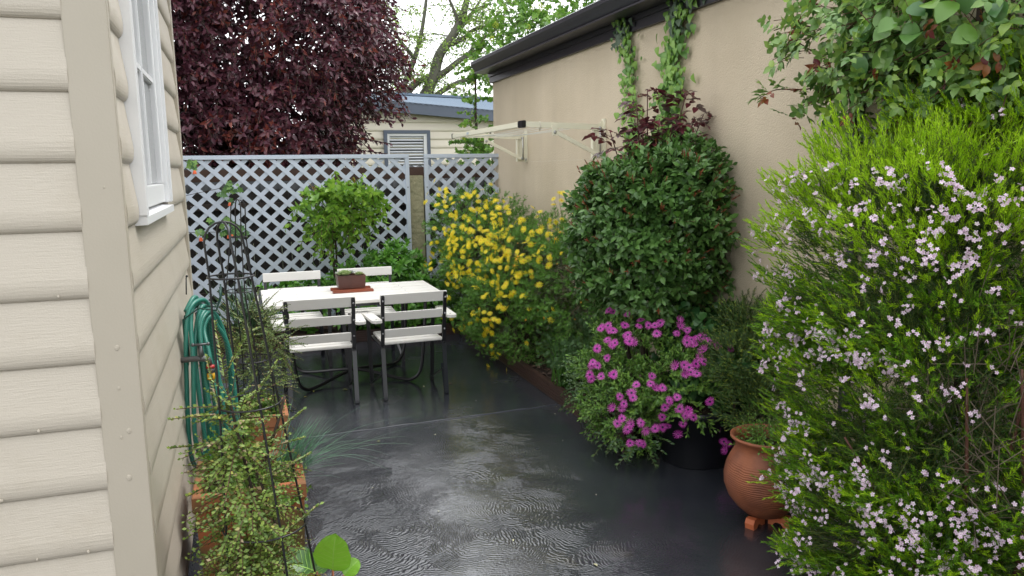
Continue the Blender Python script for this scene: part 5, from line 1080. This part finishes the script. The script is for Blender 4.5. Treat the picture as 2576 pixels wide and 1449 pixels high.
st = empty('strappy_plant', (-.02, 7.75, 0), label='dark green strap leaved clump against the lattice left of the table', cat='plant')
blades('foliage', st, (-.02, 7.78, .1), 150, (.45, .85), .006, leafmat('dianella', [(.03, .08, .03), (.05, .12, .05), (.09, .15, .06)], .4, .2), (0, -.1, 0), .2, (.75, 1.45), .35, 8, st.location, .08)

# ---- 8 green rosette shrub and small standard tree behind the table
hy = empty('bright_green_shrub', (1.25, 7.8, 0), label='bright green shrub with leaf rosettes behind the table near the plaster pier', cat='shrub')
HE = [((1.38, 7.82, .62), (.24, .16, .26)), ((1.0, 7.8, .50), (.24, .17, .2)), ((1.66, 7.8, .48), (.16, .17, .22)), ((1.3, 7.7, .3), (.5, .2, .24)), ((.45, 7.8, .36), (.3, .2, .2)), ((1.75, 7.75, .25), (.25, .2, .2))]
shift(bush(hy, 'foliage', HE, 400, 11, T_OV, [leafmat('bright_leaf', [(.08, .24, .03), (.13, .34, .045), (.19, .42, .06), (.06, .18, .03)], .35, .3), M_twig], (.06, .13), .10, .7, .8, 1.15, .1, 'spiral', .15, .5, .12, None, .002), hy)
trunk_set(hy, 'stem', (0, 0, .08), [(.1, 0, .6), (-.2, 0, .5), (.35, 0, .45)], .01, .005)
cy = empty('standard_tree', (.80, 7.72, 0), label='small standard tree with drooping lime green leaves in front of the lattice', cat='tree')
CYE = [((.86, 7.7, 1.30), (.36, .26, .16)), ((.76, 7.72, 1.15), (.26, .2, .10)), ((1.08, 7.7, 1.36), (.2, .2, .12)), ((.9, 7.7, 1.44), (.24, .2, .08))]
shift(bush(cy, 'crown', CYE, 190, 8, T_OVW, [leafmat('cherry_leaf', [(.11, .26, .03), (.18, .35, .04), (.26, .44, .05), (.08, .20, .03)], .4, .4), M_btwig], (.1, .2), .092, .35, .15, 1.0, .6, 'spiral', .3, .1, .1, None, .0018), cy)
for t in ((1.22, 7.7, 1.50), (1.12, 7.68, 1.62), (.62, 7.7, 1.52), (.52, 7.7, 1.42), (1.2, 7.7, 1.2), (.85, 7.7, 1.66), (1.02, 7.7, 1.6)):
    b = Vector((.87, 7.7, 1.2)); tv = Vector(t); sp = smooth_path([b, b.lerp(tv, .6) + Vector((0, 0, .06)), tv], 6); mb = MB(); mb.tube([v - Vector(cy.location) for v in sp], .003, 5); mb.build('twig', M_btwig, cy, True)
    P = np.array([tuple(v) for v in sp[3:]]).repeat(2, 0) - np.array(cy.location); k = len(P)
    cloud('twig_leaves', [(T_OV, P, rand_dir(k) * .8 + [0, 0, -.5], rand_dir(k) * .5 + UP, rng.uniform(.04, .065, k), (rng.random(k) < .2).astype(int))], [bpy.data.materials['cherry_leaf'], leafmat('bronze', [(.25, .1, .03), (.2, .2, .04)], .4, .3)], cy)
mb = MB(); mb.tube(smooth_path([(0, 0, .08), (.005, 0, .5), (-.003, 0, .9), (.03, 0, 1.15), (.05, 0, 1.3)], 5), .0115, 8); mb.build('trunk', M_dbark, cy, True)
mb = MB(); mb.bbox(.018, .034, -.008, .008, .05, 1.12, .002); mb.build('stake', M_dbark, cy)

# ---- 9 ivy on the wall
ivm = [leafmat('ivy_leaf', [(.08, .20, .035), (.14, .30, .05), (.20, .38, .06), (.26, .44, .08)], .4, .3), leafmat('ivy_dark', [(.04, .08, .04), (.06, .1, .05)], .5, .1), M_btwig]
def ivy(label, path, wid, n, lv=.05):
    r = empty('ivy', (GX, path[0][0], 0), label=label, cat='ivy', group='ivy strands hanging on the garage wall')
    ys = np.interp(rng.random(n), np.linspace(0, 1, len(path)), [p[0] for p in path]); t = rng.random(n)
    ys = np.interp(t, np.linspace(0, 1, len(path)), [p[0] for p in path]); zs_ = np.interp(t, np.linspace(0, 1, len(path)), [p[1] for p in path]); ws = np.interp(t, np.linspace(0, 1, len(path)), wid)
    P = np.c_[GX - rng.uniform(.015, .07, n), ys + ws * rng.normal(0, .5, n), zs_ + rng.normal(0, .02, n)] - np.array(r.location)
    D = np.c_[rng.normal(-.15, .15, n), rng.normal(0, .45, n), -np.ones(n)]; N = np.c_[-np.ones(n), rng.normal(-.25, .3, n), rng.normal(.3, .25, n)]
    mo = ((zs_ > 2.5) & (rng.random(n) < .5)).astype(int)
    cloud('foliage', [(T_HEART, P, D, N, lv * rng.uniform(.65, 1.3, n), mo)], ivm, r)
    for k in range(2):
        mb = MB(); mb.tube(smooth_path([(-.012, p[0] - path[0][0] + random.uniform(-.03, .03), p[1]) for p in path], 4), .003, 5); mb.build('stem', M_btwig, r, True)
ivy('thinner ivy strand hanging from the gutter on the beige wall, nearer the clothes line', [(5.22, 2.78), (5.2, 2.6), (5.12, 2.35), (5.1, 2.1), (5.05, 1.85), (4.95, 1.6)], [.08, .15, .13, .2, .17, .17], 340, .043)
ivy('thicker ivy strand hanging from the gutter on the beige wall, farther from the clothes line', [(4.36, 2.8), (4.42, 2.62), (4.52, 2.4), (4.53, 2.2), (4.6, 1.95), (4.7, 1.6)], [.22, .16, .14, .17, .14, .14], 500, .047)

# ---- 10 twiggy variegated plants on the obelisks
lon_m = [leafmat('twig_leaf', [(.10, .18, .035), (.17, .28, .05), (.28, .38, .07), (.13, .22, .04)], .45, .25), leafmat('twig_leaf_yellow', [(.5, .5, .1), (.42, .4, .16), (.5, .36, .25)], .45, .3), M_btwig]
lo = empty('twiggy_shrub', (.0, 2.4, 0), label='yellow green small leaved twiggy shrub in the near obelisk at bottom left', cat='shrub')
lf = lambda P, N, idx, m: (rng.random(m) < .08).astype(int)
shift(bush(lo, 'foliage', [((-.045, 2.4, .64), (.095, .10, .26)), ((-.045, 2.4, .38), (.13, .12, .14)), ((-.07, 2.38, .88), (.05, .06, .14))], 660, 12, T_SMALL, lon_m, (.06, .13), .0185, .3, -.05, 1.2, .05, 'alt', .3, .8, .1, lf, .0011, t0=.05, bias=(.0, 0, .0)), lo)
sps = [((-.05, 2.4, .93), (-.22, 2.30, .965)), ((-.05, 2.4, .84), (-.23, 2.36, .86)), ((-.05, 2.4, .76), (-.19, 2.34, .72)), ((-.03, 2.4, .95), (.07, 2.38, 1.09)), ((-.08, 2.4, 1.0), (-.10, 2.38, 1.22)), ((-.1, 2.4, .9), (-.13, 2.38, 1.12)), ((.0, 2.4, .82), (.13, 2.36, .93)), ((.0, 2.4, .7), (.14, 2.38, .78)), ((.02, 2.4, .5), (.16, 2.36, .62)), ((-.05, 2.4, .5), (-.16, 2.3, .45)), ((-.02, 2.4, .8), (.12, 2.36, .84)),((-.07,2.4,.6),(-.15,2.34,.6)), ((-.09,2.4,1.05),(-.02,2.37,1.17))]
for a, b in sps:
    a, b = np.array(a), np.array(b); l = np.linalg.norm(b - a) * 1.1
    (p, d, nn, s, idx), ab = sprigs(np.array([a]), np.array([b - a]) + [0, 0, .02], l, int(l * 170), .0185, 1.15, .2, .08, 'alt', .2, .8); s = s * 1.15
    shift(cloud('long_twig', [(T_SMALL, p, d, nn, s, (rng.random(len(p)) < .15).astype(int)), stems_part(ab[0], ab[1], .0016, 2)], lon_m, lo), lo)
mb = MB()
for q in ([(.03, 2.4, .2), (-.0, 2.4, .5), (-.05, 2.4, .8), (-.08, 2.4, 1.0)], [(.03, 2.4, .2), (.05, 2.39, .45), (.0, 2.38, .7), (-.04, 2.38, .82)], [(.0, 2.4, .75), (.05, 2.39, .88), (.08, 2.38, .98)]): mb.tube(smooth_path([Vector(a) - Vector(lo.location) for a in q], 5), .0045, 6)
mb.build('stem', M_bark, lo, True)
lo2 = empty('twiggy_shrub', (-.02, 4.2, .34), label='finer green small leaved twiggy shrub in the farther obelisk beside the table', cat='shrub')
shift(bush(lo2, 'foliage', [((-.0, 4.15, .62), (.11, .12, .22)), ((-.02, 4.15, .85), (.10, .1, .12)), ((.08, 4.2, .78), (.08, .08, .1))], 300, 20, T_SMALL, [leafmat('fine_leaf', [(.09, .16, .045), (.15, .24, .07), (.24, .32, .09)], .45, .25), lon_m[1], M_btwig], (.09, .2), .016, .4, .2, 1.2, .15, 'alt', .2, .7, .1, lambda P, N, idx, m: (rng.random(m) < .03).astype(int), .001), lo2)

# ---- 11 planter fillings
bg_ = empty('blue_grass', (.07, 3.08, .42), label='blue green fine grass spilling from the front terracotta square planter', cat='grass')
M_bgr = leafmat('blue_grass_blade', [(.06, .16, .10), (.10, .23, .14), (.13, .29, .14)], .45, .15)
blades('foliage', bg_, (.08, 3.10, .44), 210, (.20, .38), .0015, M_bgr, (.25, .0, 0), .2, (.6, 1.4), .3, 9, bg_.location, .03, (-1.5, 1.5))
blades('long_blades', bg_, (.09, 3.10, .44), 14, (.45, .75), .0012, M_bgr, (.5, .0, 0), .2, (.5, 1.0), .5, 12, bg_.location, .03, (-1.0, 1.0))
hb1 = empty('green_herbs', (-.03, 3.0, .43), label='small bright green herbs filling the front terracotta square planter', cat='herbs')
shift(bush(hb1, 'foliage', [((-.1, 2.98, .46), (.09, .08, .06)), ((-.1, 3.17, .52), (.09, .07, .09)), ((.06, 2.93, .45), (.07, .05, .06))], 190, 7, T_ROUND, [leafmat('herb_leaf', [(.08, .2, .03), (.13, .28, .04), (.2, .36, .06)], .4, .3), M_twig], (.03, .08), .026, .4, .8, 1.1, .1, 'spiral', .25, .6), hb1)
hb2 = empty('green_herbs', (-.03, 4.15, .36), label='low green herbs in the pale terracotta square planter further back', cat='herbs')
shift(bush(hb2, 'foliage', [((-.08, 4.15, .40), (.09, .1, .08)), ((.05, 4.2, .38), (.08, .1, .04))], 120, 7, T_ROUND, [bpy.data.materials['herb_leaf'], M_twig], (.03, .08), .028, .4, .8, 1.1, .1, 'spiral', .25, .6), hb2)
hb3 = empty('green_herbs', (2.215, 2.87, .38), label='small green sprigs growing in the round ribbed terracotta pot', cat='herbs')
shift(bush(hb3, 'foliage', [((2.215, 2.87, .39), (.10, .10, .05))], 110, 8, T_SMALL, [bpy.data.materials['herb_leaf'], M_twig], (.05, .12), .022, .3, 1., 1.1, .15, 'spiral', .25, .5), hb3)
be = empty('round_leaved_plant', (.2, 2.62, 0), label='plant with large glossy round leaves at the bottom edge beside the patio', cat='plant')
bem = [leafmat('glossy_round', [(.20, .45, .03), (.24, .50, .05)], .3, .4), leafmat('glossy_dark', [(.06, .16, .04), (.09, .2, .05)], .3, .25), leafmat('glossy_bronze', [(.26, .22, .03), (.3, .25, .04)], .3, .35), mat('red_petiole', (.35, .12, .06), .5)] + [mat('pale_vein', (.27, .50, .08), .45)] * 3
T_RL = tpl_rows([(0, .04, 0), (.06, .2, .03), (.2, .34, .06), (.42, .42, .08), (.65, .4, .08), (.84, .28, .05), (.95, .15, .02), (1, .02, .0)], .15)
gv = []; gq = []; NC, NR = 13, 14
for j in range(NR + 1):
    l = j / NR; hw = .44 * (math.sin(PI * min(1, l ** .85)) ** .5 if 0 < l < 1 else 0) + .02
    for i in range(NC):
        u = 2 * i / (NC - 1) - 1
        h = .20 * hw * abs(u) ** 1.5 + .10 * math.sin(l * 2.6) + .014 * math.cos(26 * (l - .45 * abs(u))) * min(1, abs(u) * 4) * (1 - abs(u) * .4) + .02 * abs(u) ** 3 * math.sin(l * 19 + u) - .012 * math.exp(-(u * 6) ** 2)
        gv.append((u * hw, l, h))
        if j < NR and i < NC - 1: a = j * NC + i; gq.append((a, a + 1, a + NC + 1, a + NC))
nq = len(gq)
def lsurf(u, l):
    hw = .44 * (math.sin(PI * min(1, l ** .85)) ** .5 if 0 < l < 1 else 0) + .02; a_ = abs(u)
    return (u * hw, l, .20 * hw * a_ ** 1.5 + .10 * math.sin(l * 2.6) + .014 * math.cos(26 * (l - .45 * a_)) * min(1, a_ * 4) * (1 - a_ * .4) + .02 * a_ ** 3 * math.sin(l * 19 + u) - .012 * math.exp(-(u * 6) ** 2) + .012)
def vein(path, w_):
    for a, b in zip(path, path[1:]):
        p, q = np.array(lsurf(*a)), np.array(lsurf(*b)); s_ = np.cross(q - p, [0, 0, 1.]); s_ = s_ / (np.linalg.norm(s_) + 1e-6) * w_; k_ = len(gv)
        gv.extend([tuple(p - s_), tuple(p + s_), tuple(q + s_), tuple(q - s_)]); gq.append((k_, k_ + 1, k_ + 2, k_ + 3))
vein([(0, i / 14) for i in range(14)], .011)
for l0 in (.12, .24, .36, .48, .6, .72):
    for sg in (-1, 1): vein([(sg * .85 * i / 7, l0 + .20 * i / 7) for i in range(8)], .005)
T_RL = (np.array(gv), np.array(gq), np.array([0] * nq + [4] * (len(gq) - nq)))
lv = [((.215, 2.62, .265), (.12, -.1, 1.), (-.2, -.75, .7), .145, 0), ((.15, 2.60, .20), (-.1, -.2, .8), (-.1, -.9, .6), .10, 2), ((.25, 2.60, .25), (.8, .3, .5), (-.3, -.8, .5), .07, 0), ((.16, 2.62, .27), (-.9, .1, .35), (0, -.6, .9), .14, 1), ((.24, 2.6, .16), (.7, -.3, .0), (.1, -.4, 1), .11, 1), ((.2, 2.52, .15), (.2, -.9, .1), (0, -.1, 1), .11, 1), ((.16, 2.72, .2), (.2, .8, .3), (0, -.5, .8), .1, 1)]
for p_, d_, n_, s_, m_ in lv:
    ob = cloud('leaf', [(T_RL, np.array([p_]) - np.array(be.location), np.array([d_], float), np.array([n_], float), s_, m_)], bem, be)
    mb = MB(); mb.tube([(0, 0, .02), ((p_[0] - .2) * .7, (p_[1] - 2.62) * .7, p_[2] * .6), (p_[0] - .2, p_[1] - 2.62, p_[2])], .004, 6); mb.build('petiole', bem[3], be, True)

# ---- 12 abutilon on the lattice
ab_ = empty('lantern_flower_climber', (-.4, 8.2, 0), label='thin climber with orange lantern flowers trained on wires across the lattice', cat='climber')
mb = MB()
for q in ([(-.8, 8.2, 1.38), (-.5, 8.2, 1.45), (-.25, 8.19, 1.50), (-.1, 8.19, 1.53)], [(-.8, 8.2, 1.09), (-.5, 8.2, 1.085), (-.1, 8.2, 1.075), (.05, 8.2, 1.06)], [(-.45, 8.21, 1.8), (-.43, 8.2, 1.72), (-.43, 8.2, 1.68)], [(-.1, 8.19, 1.53), (-.13, 8.19, 1.42), (-.12, 8.18, 1.37)], [(-.42, 8.2, 1.08), (-.42, 8.19, 1.05)], [(-.9, 8.2, .1), (-.85, 8.2, .8), (-.8, 8.2, 1.4)]): mb.tube([Vector(v) - Vector(ab_.location) for v in smooth_path(q, 5)], .0028, 5)
mb.build('stems', M_dbark, ab_, True)
LP = [(-.43, 8.19, 1.75), (-.41, 8.18, 1.73), (-.16, 8.18, 1.50), (-.10, 8.18, 1.52), (-.06, 8.18, 1.50), (-.12, 8.18, 1.54), (-.2, 8.18, 1.46), (-.14, 8.18, 1.40), (-.2, 8.18, 1.13), (-.16, 8.18, 1.16), (-.10, 8.18, 1.12), (-.05, 8.18, 1.10), (-.13, 8.17, 1.07), (-.07, 8.18, 1.06), (-.02, 8.18, 1.06), (-.2, 8.18, 1.08), (-.42, 8.18, 1.10), (-.39, 8.18, 1.08), (-.3, 8.18, 1.2), (-.15, 8.18, 1.2)]
P = np.array(LP).repeat(3, 0) + rng.normal(0, .015, (len(LP) * 3, 3)) * [1, .4, 1] - np.array(ab_.location)
cloud('foliage', [(T_LOBED, P, rand_dir(len(P)) * [1, .3, .5] + [0, 0, -.5], rand_dir(len(P)) * .4 + [0, -1, .4], rng.uniform(.04, .075, len(P)), 0)], [leafmat('lobed_leaf', [(.05, .14, .04), (.1, .22, .05), (.18, .32, .06)], .4, .3)], ab_)
M_or = leafmat('orange_petal', [(.75, .10, .03), (.8, .18, .05)], .4, .4)
for (x, z) in ((-.43, 1.685), (-.13, 1.37), (-.42, 1.035), (-.13, 1.055), (-.16, 1.05)):
    mb = MB(); n_ = 10
    prof = [(.004, 0), (.012, -.004), (.017, -.018), (.018, -.03), (.021, -.036), (.016, -.033)]
    mb.lathe(prof, (x + .4, -.03, z), n_); mb.build('flower', M_or, ab_, True)

# ---- 13 purple leaved plum beyond the fence
pl = empty('purple_plum_tree', (.2, 10.3, 0), label='large dark purple leaved plum tree behind the lattice fence', cat='tree')
plm = [leafmat('purple_leaf', [(.05, .015, .023), (.085, .027, .042), (.14, .05, .072), (.11, .028, .034)], .36, .2), leafmat('red_leaf', [(.17, .03, .03), (.22, .06, .04), (.13, .03, .035)], .35, .25), M_dbark]
PE = [((.25, 10.3, 3.3), (1.60, 1.4, 1.7)), ((.55, 9.8, 2.25), (.68, .75, .70)), ((-.8, 9.9, 2.4), (1.2, .9, .9)), ((.95, 10.0, 3.4), (.75, .9, .9)), ((-1.2, 10.3, 3.5), (1.5, 1.3, 1.6)), ((.0, 10.4, 4.8), (1.5, 1.3, 1.2)), ((.1, 9.6, 2.0), (1.0, .6, .5))]
def plf(P, N, idx, m):
    c = (np.sin(P[:, 0] * 3 + 1) + np.sin(P[:, 2] * 4 + P[:, 0] * 2)) > .9
    return ((rng.random(m) < np.where(c[idx], .35, .07))).astype(int)
shift(bush(pl, 'crown', PE, 6200, 9, T_OV, plm, (.18, .4), .105, .70, -.1, 1.0, .35, 'spiral', .3, .3, .12, plf, .004), pl)
shift(bush(pl, 'inner_crown', [(c, tuple(x * .7 for x in r)) for c, r in PE] + [] , 2600, 8, T_OV, plm[:1] + [M_dbark], (.2, .4), .1, .5, 0, 1, .2, 'spiral', .3, .3, .1, None, .004), pl)
for q, r0, r1 in (([(0, 0, 0), (.1, 0, 1.2), (.1, 0, 2.2), (0, 0, 4)], .13, .04), ([(.1, 0, 1.3), (.7, -.2, 2.2), (1.2, -.2, 3)], .06, .02), ([(.1, 0, 1.4), (-.8, 0, 2.4), (-1.4, 0, 3.3)], .07, .02)):
    branch_mesh('trunk', [(q, r0, r1)], M_dbark, pl)
for a, b in (((.9, 9.6, 2.3), (1.72, 9.3, 2.22)), ((1.0, 9.6, 2.1), (1.68, 9.3, 1.95)), ((1.0, 9.6, 2.5), (1.9, 9.6, 2.62)), ((.9, 9.5, 1.95), (1.62, 9.2, 1.83)), ((1.3, 9.8, 3.0), (2.05, 9.9, 3.05)), ((1.3, 9.8, 2.8), (2.0, 9.8, 2.75))):
    a, b = np.array(a), np.array(b); l = np.linalg.norm(b - a)
    (p, d, nn, s, idx), abx = sprigs(np.array([a]), np.array([b - a]) + [0, 0, .06], l, int(l * 62), .078, 1.0, .1, .05, 'spiral', .3, .2)
    shift(cloud('low_branch', [(T_OV, p, d + [0, 0, -.6], nn, s, (rng.random(len(p)) < .2).astype(int)), stems_part(abx[0], abx[1], .006, 2)], plm, pl), pl)

# ---- 14 tall pale tree far behind
bt = empty('tall_tree', (4.4, 20, 0), label='tall grey limbed tree with sparse light green leaves behind the shed', cat='tree')
M_gb = mat('grey_bark', (.12, .12, .10), .85, .3, noise=(3, .25, (.07, .07, .045)), bump=(12, .8, .03))
br = [([(4.2, 20, 0), (4.25, 20, 2), (4.45, 20, 3.2), (4.8, 20, 4.01), (4.97, 20, 4.56), (5.3, 20, 5.01), (5.57, 20, 5.46), (5.69, 20, 5.81), (5.91, 20, 6.6), (6.0, 20, 8)], .19, .05),
      ([(4.75, 20, 3.95), (5.12, 19.9, 4.17), (5.44, 19.8, 4.42), (5.71, 19.8, 4.58), (5.82, 19.7, 4.78), (6.15, 19.6, 5.04), (6.54, 19.6, 5.31)], .09, .03),
      ([(4.5, 20, 3.3), (5.0, 20, 3.66), (5.53, 20.1, 3.93), (5.97, 20.2, 4.04), (6.3, 20.2, 4.2)], .09, .03), ([(5.14, 20, 4.81), (5.67, 20.2, 5.03), (6.0, 20.3, 5.29), (6.54, 20.3, 5.46), (6.98, 20.4, 5.83)], .08, .025),
      ([(3.8, 20, 0), (3.75, 20, 2.5), (3.85, 20, 3.45), (4.13, 20.2, 3.94), (4.4, 20.3, 4.54), (4.63, 20.3, 5.32), (4.86, 20.4, 6.6)], .12, .035), ([(3.8, 20, 3.2), (4.27, 20, 3.8), (4.75, 20, 4.05)], .12, .07), ([(5.57, 20, 5.37), (5.9, 20, 5.68), (6.3, 20, 6.3)], .06, .03),
      ([(5.5, 20, 5.4), (5.3, 20, 5.9), (5.0, 20, 6.4)], .05, .02), ([(4.4, 20.3, 4.5), (3.9, 20, 5.0), (3.5, 20, 5.8)], .06, .02)]
for q, r0, r1 in br: branch_mesh('limb', [([Vector(v) - Vector(bt.location) for v in q], r0, r1)], M_gb, bt)
# leaf sprays hang on twigs that grow from the limbs
TW = []; 
for q, r0, r1 in br:
    sp = smooth_path(q, 8)
    for v in sp:
        if v.z > 3.3:
            for _ in range(3): TW.append((v, Vector((random.gauss(0, 1), random.gauss(0, .8), random.gauss(.35, .6))).normalized() * random.uniform(.3, 1.3)))
tws = np.array([tuple(a) for a, b in TW]); twd = np.array([tuple(b) for a, b in TW]); L2 = np.linalg.norm(twd, axis=1)
sel = rng.random(len(tws)) < .2; tws, twd, L2 = tws[sel], twd[sel], L2[sel]
(p, d, nn, s, idx), abx = sprigs(tws, twd, L2, 34, .085, 1.1, .25, .12, 'spiral', .5, .2)
p = p + rng.normal(0, .07, p.shape)
shift(cloud('crown', [(T_SMALL, p, d + [0, 0, -.5], nn, s * 1.0, 0), stems_part(abx[0], abx[1], .008, 1)], [leafmat('pale_green_leaf', [(.16, .27, .05), (.24, .37, .07), (.32, .46, .09)], .5, .45), M_gb], bt), bt)
CE2 = [((4.0, 20, 3.6), (.7, .6, .5)), ((3.9, 20, 4.6), (.6, .6, .4)), ((4.1, 20, 5.8), (.9, .7, .5)), ((5.0, 20, 3.5), (.7, .6, .3)), ((6.3, 20, 5.9), (1.0, .7, .5)), ((5.6, 20, 3.4), (.5, .5, .25)), ((7.2, 20, 6.1), (1.2, .8, .5))]
shift(bush(bt, 'leaf_sprays', CE2, 120, 16, T_SMALL, [bpy.data.materials['pale_green_leaf'], M_gb], (.2, .6), .09, .2, -.1, 1., .4, 'spiral', .4, .2, .1, None, .006), bt)

# ---- 15 snowball viburnum behind the garage corner
vb = empty('snowball_bush', (3.3, 10, 0), label='tall green bush with yellow green snowball blooms behind the garage corner', cat='tree')
VE = [((3.22, 9.75, 2.2), (.42, .45, .80)), ((3.05, 9.9, 3.15), (.22, .3, .3)), ((4.25, 10.2, 3.85), (1.0, .7, .75)), ((3.8, 10.0, 3.2), (.7, .6, .5)), ((3.0, 9.4, 1.6), (.42, .4, .4)), ((5.2, 10.4, 4.2), (.9, .6, .7))]
vbm = [leafmat('viburnum_leaf', [(.08, .20, .03), (.14, .30, .04), (.22, .40, .06)], .45, .35), M_btwig]
shift(bush(vb, 'crown', VE, 900, 7, T_LOBED, vbm, (.15, .35), .075, .55, .3, 1.1, .25, 'spiral', .3, .5, .14, None, .003), vb)
P, N = blob(64, VE, 1.05, .1); P = P - np.array(vb.location)
mball = leafmat('snowball', [(.42, .50, .06), (.5, .56, .08), (.34, .45, .06)], .7, .3)
k = 90; u = rand_dir(k); bme = cloud_mesh('flower_head', [(T_SMALL, u * .036, perp(u), u, .02, 0)]); bme.materials.append(mball)
for i in range(len(P)):
    o = bpy.data.objects.new('flower_head', bme); COL.objects.link(o); o.parent = vb; o.location = P[i]; o.scale = [random.uniform(.6, 1.2)] * 3; o.rotation_euler = (random.random() * 6, random.random() * 6, 0)
trunk_set(vb, 'trunk', (0, 0, 0), [(-.2, -.2, 2.2), (.3, 0, 3.2), (.9, .2, 3.6), (-.35, -.1, 3.1), (1.6, .3, 4)], .035, .01, M_bark, .15)
for a, b in (((3.0, 9.7, 2.0), (2.45, 9.4, 2.02)), ((3.0, 9.6, 3.1), (2.68, 9.7, 3.42)), ((3.0, 9.6, 3.0), (2.62, 9.7, 2.86))):
    a, b = np.array(a), np.array(b); l = np.linalg.norm(b - a)
    (p, d, nn, s, idx), abx = sprigs(np.array([a]), np.array([b - a]), l, int(l * 70), .07, 1.1, .2, .05, 'spiral', .3, .5)
    shift(cloud('side_branch', [(T_LOBED, p, d, nn, s, 0), stems_part(abx[0], abx[1], .005, 1)], vbm, vb), vb)

# ---- 16 fallen leaves and petals on the wet patio
flm = [leafmat('fallen_yellow', [(.5, .45, .08), (.35, .4, .08)], .5, .1), leafmat('fallen_pale', [(.6, .55, .35), (.5, .5, .3)], .5, .1), leafmat('fallen_brown', [(.2, .09, .04)] * 2, .5, .1)]
spots = [(.33, 5.75, .035, 0), (.42, 5.9, .03, 0), (.62, 5.85, .045, 0), (.86, 5.9, .02, 0), (1.22, 5.72, .03, 1), (1.42, 5.7, .035, 2), (1.05, 4.6, .015, 1), (.7, 4.6, .02, 0), (1.98, 4.85, .015, 1), (1.9, 4.7, .018, 1), (1.05, 3.1, .018, 1), (.8, 3.5, .012, 1), (1.6, 3.4, .014, 1), (1.75, 4.2, .012, 1), (1.5, 5.2, .014, 1), (.55, 3.9, .012, 1), (1.3, 2.75, .03, 1), (1.85, 5.6, .016, 0)]
names_ = {0: 'small yellow green fallen leaf lying on the wet patio', 1: 'small pale fallen petal lying on the wet patio', 2: 'small brown fallen leaf lying on the patio by the right hand chair'}
for x, y, s_, m_ in spots:
    o = cloud('fallen_leaf', [(T_OV, np.zeros((1, 3)), np.array([[math.cos(x * 40), math.sin(x * 40), 0]]), np.array([[.05, .03, 1]]), s_, 0)], [flm[m_]]); o.location = (x, y, .0075)
    tag(o, names_[m_], 'leaf', 'fallen bits on the wet patio')
